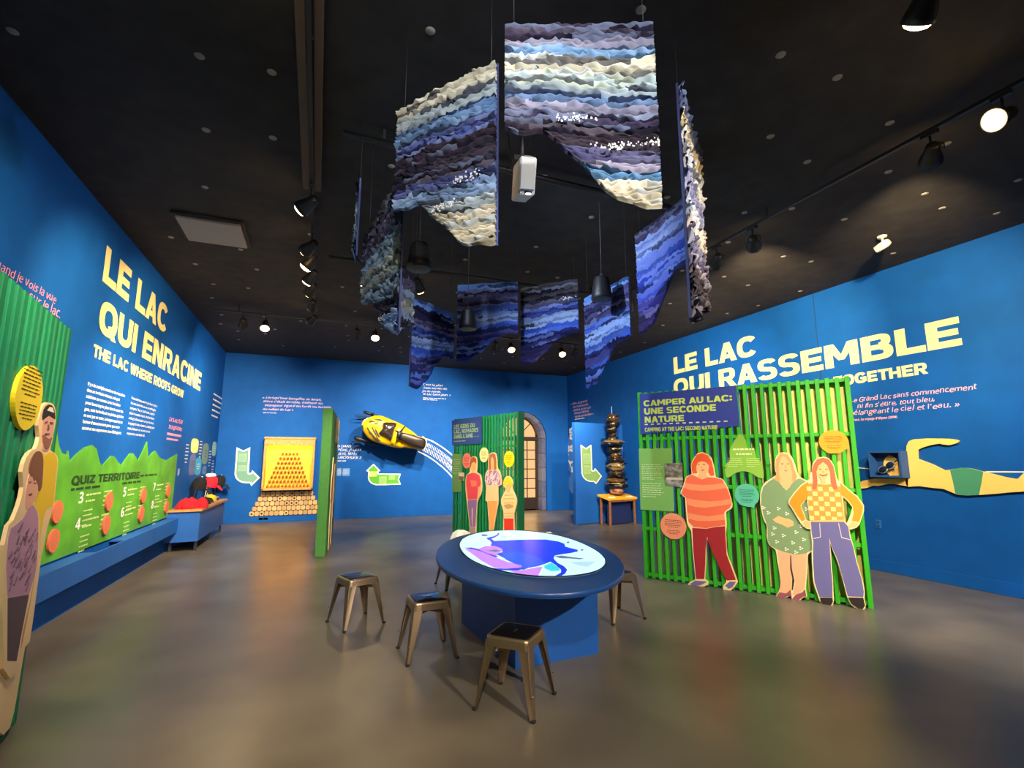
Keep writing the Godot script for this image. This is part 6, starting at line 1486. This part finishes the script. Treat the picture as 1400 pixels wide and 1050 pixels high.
	var lit_map := thing("projected_map", "oval map with a blue lake projected on the table, built as glowing layers", "screen", Transform3D(Basis(), Vector3(1.85, 0.751, -4.4)))
	var R := Vector3(-PI / 2, 0, 0)
	mi("projected_ground", ext(oval, 0.0, 0.006), glow(Color(0.78, 0.97, 0.98), 0.95), lit_map, Vector3.ZERO, R)
	mi("map_edge", tube(ring_of(oval, 0.006), 0.006, 6), mat(col(14, 20, 40), 0.4), lit_map, Vector3.ZERO, R)
	var fit := func(p: PackedVector2Array) -> PackedVector2Array:
		var r := Geometry2D.intersect_polygons(p, oval)
		return r[0] if r.size() else p
	mi("projected_lake", ext(fit.call(pa([-0.089,0.721,-0.073,0.655,0.106,0.644,0.321,0.61,0.49,0.543,0.554,0.369,0.548,0.231,0.478,0.081,0.486,-0.006,0.507,-0.121,0.465,-0.198,0.376,-0.238,0.26,-0.266,0.171,-0.302,0.063,-0.493,-0.042,-0.575,-0.152,-0.648,-0.236,-0.671,-0.307,-0.725,-0.329,-0.662,-0.259,-0.606,-0.258,-0.52,-0.282,-0.357,-0.285,-0.122,-0.298,-0.046,-0.203,0.027,-0.152,0.163,-0.151,0.286,-0.19,0.405,-0.127,0.543])), 0.006, 0.0066), glow(Color(0.02, 0.2, 0.92), 0.9), lit_map, Vector3.ZERO, R)
	mi("projected_shoal", ext(fit.call(pa([-0.215,-0.006,-0.056,0.007,0.004,-0.305,-0.03,-0.549,-0.149,-0.644,-0.232,-0.662,-0.299,-0.706,-0.289,-0.566,-0.294,-0.288])), 0.0066, 0.007), glow(Color(0.03, 0.32, 0.95), 0.9), lit_map, Vector3.ZERO, R)
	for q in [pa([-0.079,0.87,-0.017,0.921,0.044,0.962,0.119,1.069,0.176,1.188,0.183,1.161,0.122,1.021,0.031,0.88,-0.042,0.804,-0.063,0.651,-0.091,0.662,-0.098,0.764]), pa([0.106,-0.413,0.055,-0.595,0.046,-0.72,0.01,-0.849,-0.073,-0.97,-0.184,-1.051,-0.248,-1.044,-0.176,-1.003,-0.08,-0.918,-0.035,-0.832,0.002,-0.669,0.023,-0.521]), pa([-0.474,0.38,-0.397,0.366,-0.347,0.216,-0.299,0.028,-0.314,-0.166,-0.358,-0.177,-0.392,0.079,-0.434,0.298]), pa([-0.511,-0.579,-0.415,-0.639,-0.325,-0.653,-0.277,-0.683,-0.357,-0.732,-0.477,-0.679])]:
		mi("projected_river", ext(fit.call(q), 0.0066, 0.0072), glow(Color(0.02, 0.17, 0.85), 0.9), lit_map, Vector3.ZERO, R)
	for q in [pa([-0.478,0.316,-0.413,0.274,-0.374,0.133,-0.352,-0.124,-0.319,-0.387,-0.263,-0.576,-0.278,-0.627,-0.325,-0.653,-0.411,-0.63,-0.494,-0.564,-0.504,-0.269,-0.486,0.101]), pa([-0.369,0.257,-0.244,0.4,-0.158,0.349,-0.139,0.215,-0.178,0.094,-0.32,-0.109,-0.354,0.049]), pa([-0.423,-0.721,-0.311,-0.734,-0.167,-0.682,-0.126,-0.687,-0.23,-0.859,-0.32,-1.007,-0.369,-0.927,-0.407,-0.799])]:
		mi("projected_land", ext(fit.call(q), 0.006, 0.0074), glow(Color(0.76, 0.5, 0.92), 0.9), lit_map, Vector3.ZERO, R)
	mi("projected_bay", ext(fit.call(pa([-0.102,-0.662,0.009,-0.565,-0.015,-0.741,-0.053,-0.851,-0.124,-0.849,-0.132,-0.74])), 0.006, 0.0076), glow(Color(0.2, 0.8, 0.85), 0.9), lit_map, Vector3.ZERO, R)
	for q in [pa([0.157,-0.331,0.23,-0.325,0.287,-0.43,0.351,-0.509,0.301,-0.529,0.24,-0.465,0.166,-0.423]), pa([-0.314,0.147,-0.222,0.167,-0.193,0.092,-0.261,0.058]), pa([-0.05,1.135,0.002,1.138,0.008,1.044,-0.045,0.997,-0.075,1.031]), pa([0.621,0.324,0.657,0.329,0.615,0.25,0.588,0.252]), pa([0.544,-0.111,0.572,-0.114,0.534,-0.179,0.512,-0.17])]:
		mi("projected_marker", ext(fit.call(q), 0.006, 0.0078), glow(Color(0.42, 0.44, 0.6), 0.8), lit_map, Vector3.ZERO, R)
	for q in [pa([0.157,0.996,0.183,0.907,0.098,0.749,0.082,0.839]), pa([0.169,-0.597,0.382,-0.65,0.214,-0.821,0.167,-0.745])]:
		mi("projected_tint", ext(fit.call(q), 0.006, 0.0071), glow(Color(0.66, 0.82, 0.94), 0.9), lit_map, Vector3.ZERO, R)
	var al := AreaLight3D.new()
	al.name = "added_map_light"  # added so the projected map sheds light upwards
	al.area_size = Vector2(1.1, 2.1); al.light_energy = 0.5; al.light_color = Color(0.6, 0.78, 1.0); al.shadow_enabled = true; al.area_range = 20.0
	lit_map.add_child(al)
	al.position = Vector3(sc.x, 0.02, -sc.y); al.rotation = Vector3(PI / 2, 0, 0)

	# metal stools
	var metal := StandardMaterial3D.new()
	metal.albedo_color = col(150, 128, 104); metal.metallic = 0.85; metal.roughness = 0.36
	var topm := mat(col(46, 44, 46), 0.16, 0.75)
	var spots := [["bronze metal stool nearest the camera, in front of the map table", Vector3(1.33, 0, -3.31), 0.79], ["bronze metal stool left of the map table, the middle one of three on that side", Vector3(0.95, 0, -4.36), 0.03], ["bronze metal stool farthest left, standing clear of the map table", Vector3(0.45, 0, -5.4), 0.36], ["bronze metal stool half hidden behind the left rim of the map table", Vector3(1.76, 0, -6.45), 0.1], ["bronze metal stool at the right end of the map table", Vector3(2.98, 0, -4.62), 0.1]]
	var s0 := thing("metal_stool", spots[0][0], "stool", Transform3D(Basis(Vector3.UP, spots[0][2]), spots[0][1]), "bronze metal stools around the map table")
	stool_parts(s0, metal, topm)
	for i in range(1, spots.size()):
		var s: Node3D = s0.duplicate()
		s.name = numbered("metal_stool")
		add_child(s)
		s.transform = Transform3D(Basis(Vector3.UP, spots[i][2]), spots[i][1])
		s.set_meta("label", spots[i][0])

func ring_of(p: PackedVector2Array, z: float) -> Array:
	var o := []
	for q in p: o.append(v3(q, z))
	o.append(v3(p[0], z))
	return o

func build_overhead() -> void:
	var warm_pal := [[0.09, col(54, 46, 62)], [0.14, col(120, 116, 134)], [0.2, col(96, 132, 166)], [0.3, col(222, 213, 182)], [0.37, col(202, 208, 182)], [0.42, col(168, 182, 186)], [0.48, col(84, 112, 150)], [0.54, col(142, 138, 156)], [0.6, col(72, 64, 86)], [0.72, col(56, 46, 54)], [0.78, col(84, 80, 112)], [0.82, col(160, 150, 164)], [0.87, col(104, 150, 186)], [1.0, col(224, 208, 170)]]
	var left_pal := [[0.1, col(216, 208, 180)], [0.17, col(160, 172, 174)], [0.28, col(88, 122, 164)], [0.36, col(76, 88, 146)], [0.5, col(60, 50, 62)], [0.58, col(54, 48, 62)], [0.64, col(92, 100, 158)], [0.72, col(126, 152, 186)], [0.8, col(176, 186, 186)], [1.0, col(220, 206, 174)]]
	var blue_pal := [[0.1, col(100, 140, 210)], [0.22, col(44, 44, 88)], [0.32, col(70, 66, 104)], [0.42, col(56, 84, 176)], [0.55, col(130, 156, 206)], [0.65, col(60, 92, 190)], [0.78, col(44, 46, 106)], [0.9, col(62, 96, 190)], [1.0, col(50, 66, 150)]]
	var dark_pal := [[0.22, col(30, 26, 30)], [0.3, col(76, 72, 96)], [0.42, col(70, 84, 160)], [0.56, col(130, 150, 190)], [0.66, col(64, 94, 186)], [0.8, col(50, 52, 116)], [1.0, col(54, 46, 92)]]
	var navy_pal := [[0.12, col(60, 56, 84)], [0.3, col(112, 128, 180)], [0.45, col(66, 86, 170)], [0.7, col(48, 66, 160)], [0.85, col(54, 50, 120)], [1.0, col(56, 44, 96)]]
	var teal_pal := [[0.14, col(40, 36, 46)], [0.3, col(64, 62, 84)], [0.45, col(120, 140, 158)], [0.62, col(170, 172, 160)], [0.75, col(116, 136, 156)], [0.88, col(58, 52, 66)], [1.0, col(110, 140, 188)]]
	var shag_pal := [[0.12, col(96, 104, 140)], [0.2, col(196, 186, 150)], [0.34, col(140, 152, 170)], [0.5, col(84, 92, 134)], [0.62, col(158, 158, 160)], [0.75, col(76, 76, 112)], [1.0, col(50, 46, 62)]]
	tapestry("large cream and blue tapestry nearest the camera, left of the topmost one", Vector3(0.4, 3.9, -3.06), Vector3(0.84, 3.9, -2.39), 3.19, 2.78, left_pal, 50, 1, [[0.78, 0.62], [0.55, 0.74]], 3, 0.024)
	tapestry("topmost tapestry with cream, blue and dark purple waves, facing the camera", Vector3(0.82, 3.9, -2.18), Vector3(1.53, 3.9, -1.84), 3.28, 2.85, warm_pal, 50, 2, [[0.45, 0.55], [0.72, 0.7], [0.95, 0.69]], 3, 0.024)
	tapestry("narrow shaggy tapestry seen edge-on at the right of the ring", Vector3(1.94, 3.9, -2.14), Vector3(2.5, 3.9, -2.6), 2.4, 2.62, shag_pal, 34, 3, [], 2, 0.035)
	tapestry("deep blue tapestry at the right of the ring with a long curved tail", Vector3(2.92, 3.9, -3.96), Vector3(2.92, 3.9, -3.19), 2.85, 3.32, navy_pal, 34, 4, [], 2, 0.014)
	tapestry("blue tapestry behind the right pendant speaker, tail hanging over the wall title", Vector3(2.92, 3.55, -5.04), Vector3(3.03, 3.55, -4.22), 2.45, 2.89, blue_pal, 34, 5, [], 2, 0.014)
	tapestry("dark-topped blue tapestry at the back of the ring, right of centre", Vector3(2.45, 3.9, -5.9), Vector3(3.0, 3.9, -5.3), 2.84, 3.19, dark_pal, 34, 6, [[0.85, 0.24]], 2, 0.014)
	tapestry("blue tapestry with a pale top edge at the back of the ring, left of centre", Vector3(1.63, 3.9, -6.1), Vector3(2.31, 3.9, -5.66), 2.86, 3.21, blue_pal, 34, 7, [], 2, 0.014)
	tapestry("low blue tapestry at the back left, tail hanging over the back wall", Vector3(0.81, 3.26, -4.9), Vector3(1.41, 3.29, -5.4), 2.32, 2.76, blue_pal, 34, 8, [], 2, 0.014)
	tapestry("grey-blue shaggy tapestry turned sideways at the left of the ring", Vector3(0.31, 3.55, -4.35), Vector3(0.5, 3.88, -3.6), 2.95, 2.55, teal_pal, 38, 9, [[0.6, 0.85]], 2, 0.03)
	tapestry("thin pale spike of a tapestry seen edge-on at the far left", Vector3(0.2, 3.74, -4.62), Vector3(0.205, 3.88, -3.9), 3.55, 3.2, teal_pal, 14, 10, [], 2, 0.02)
	tapestry("dark small tapestry folded behind the sideways one at the left", Vector3(0.56, 3.32, -4.2), Vector3(0.78, 3.42, -4.75), 2.7, 2.9, teal_pal, 16, 11, [], 2, 0.02)

	# pendant speakers
	for q in [["black pendant speaker below the nearest left tapestry", Vector3(0.94, 3.7, -5.22), 1.0], ["black pendant speaker in front of the back left tapestry", Vector3(1.466, 3.02, -5.05), 0.72], ["black pendant speaker in front of the right blue tapestry", Vector3(2.75, 3.3, -4.35), 0.82]]:
		var s := thing("pendant_speaker", q[0], "speaker", Transform3D(Basis.from_scale(Vector3.ONE * q[2]), q[1]), "black pendant speakers")
		mi("housing", lathe([[0.13, 0.0], [0.14, 0.012], [0.135, 0.06], [0.1, 0.28], [0.09, 0.3], [0.0, 0.305]], 24), mat(col(24, 24, 25), 0.5), s)
		mi("grille", lathe([[0.0, -0.012], [0.1, -0.006], [0.13, 0.002]], 24), mat(col(70, 68, 66), 0.5), s)
		mi("bracket", box(0.03, 0.05, 0.03), mat(col(60, 60, 60), 0.5), s, Vector3(0, 0.325, 0))
		mi("cable", tube([Vector3(0, 0.34, 0), Vector3(0, (CEIL - q[1].y) / q[2], 0)], 0.004, 6), mat(col(90, 90, 90), 0.5), s)
	# projector
	var pr := thing("projector", "white ceiling projector hanging inside the ring of tapestries", "projector", Transform3D(Basis(Vector3.UP, -0.2), Vector3(1.42, 3.82, -3.35)))
	var shell := mat(col(222, 218, 208), 0.5)
	mi("body", box(0.13, 0.28, 0.34, 0.012), shell, pr, Vector3(0, 0.0, 0), Vector3(0.35, 0, 0))
	mi("lens_panel", box(0.1, 0.2, 0.012, 0.003), mat(col(70, 78, 120), 0.4), pr, Vector3(0, -0.13, 0.05), Vector3(PI / 2 + 0.35, 0, 0))
	mi("lens_ring", lathe([[0.026, 0.0], [0.03, 0.012], [0.03, 0.03], [0.0, 0.032]], 18), m_black, pr, Vector3(0.01, -0.15, 0.12), Vector3(PI + 0.35, 0, 0))
	mi("lens", lathe([[0.0, 0.0], [0.02, 0.002], [0.02, 0.008], [0.0, 0.01]], 16), glow(Color(1, 1, 1), 5.0), pr, Vector3(0.01, -0.186, 0.133), Vector3(PI + 0.35, 0, 0))
	for i in 6:
		mi("vent_slot", box(0.06, 0.006, 0.004), mat(col(120, 116, 106), 0.6), pr, Vector3(0.0, 0.02 + i * 0.014, 0.162 + i * 0.005), Vector3(0.35, 0, 0))
	mi("ceiling_bracket", box(0.16, 0.04, 0.16), m_black, pr, Vector3(0, 0.18, -0.05))
	mi("ceiling_arm", tube([Vector3(0, 0.18, -0.05), Vector3(0, CEIL - 3.82, -0.05)], 0.02), m_black, pr)
	for s in [-1.0, 1.0]:
		mi("cable", tube([Vector3(s * 0.03, 0.14, -0.1), Vector3(s * 0.08, 0.3, -0.16), Vector3(s * 0.1, CEIL - 3.82, -0.2)], 0.006, 6), m_black, pr)
	# cross bars
	for q in [["black bar crossing the ceiling above the near tapestries", -3.98, 0.05, 3.4], ["thin black bar crossing the ceiling above the back tapestries", -6.73, 0.0, 4.5]]:
		var t := thing("ceiling_bar", q[0], "bar", Transform3D(Basis(), Vector3((q[2] + q[3]) / 2, CEIL - 0.12, q[1])), "black bars under the ceiling")
		mi("bar", tube([Vector3(-(q[3] - q[2]) / 2, 0, 0), Vector3((q[3] - q[2]) / 2, 0, 0)], 0.03), m_black, t)
		for s in [-0.4, 0.4]:
			mi("hanger", box(0.02, 0.12, 0.02), m_black, t, Vector3(s * (q[3] - q[2]), 0.06, 0))
	# pair of cable trays over the left track
	var ct := thing("cable_tray", "pair of brown metal channels along the ceiling at the left", "channel", Transform3D(Basis(), Vector3(-0.2, CEIL - 0.06, -2.4)))
	for s in [-1.0, 1.0]:
		mi("channel", box(0.06, 0.05, 5.4, 0.006), mat(col(92, 80, 66), 0.45, 0.3), ct, Vector3(s * 0.056, 0.0, 0))
	for z in [-2.4, -0.8, 0.8, 2.4]:
		mi("hanger", box(0.17, 0.03, 0.03), m_black, ct, Vector3(0, 0.04, z))
	# access hatch
	var h := thing("ceiling_hatch", "pale grey square hatch on the dark ceiling at the left", "hatch", Transform3D(Basis(), Vector3(-1.34, CEIL - 0.05, -6.64)))
	mi("door", box(0.66, 0.03, 0.66, 0.004), mat(col(150, 146, 140), 0.6), h, Vector3(0, 0.0, 0))
	mi("frame", box(0.74, 0.03, 0.74, 0.004), mat(col(40, 38, 36), 0.7), h, Vector3(0, 0.03, 0))
	# security camera
	var sc := thing("security_camera", "small white camera under the ceiling near the right wall", "camera", Transform3D(Basis(Vector3.UP, 0.6), Vector3(6.55, CEIL, -3.75)))
	var wh := mat(col(226, 218, 200), 0.5)
	mi("mount", lathe([[0.0, -0.02], [0.05, -0.02], [0.055, 0.0]], 18), wh, sc)
	mi("arm", tube([Vector3(0, -0.02, 0), Vector3(0, -0.09, 0)], 0.014), wh, sc)
	mi("body", lathe([[0.0, -0.1], [0.045, -0.09], [0.05, 0.04], [0.035, 0.08], [0.0, 0.085]], 18), wh, sc, Vector3(0, -0.12, 0), Vector3(1.2, 0, 0.5))
	mi("eye", lathe([[0.0, 0.0], [0.03, -0.004], [0.034, 0.0]], 14), m_black, sc, Vector3(0.0, -0.12, 0.0) + Basis.from_euler(Vector3(1.2, 0, 0.5)) * Vector3(0, -0.1, 0), Vector3(1.2, 0, 0.5))
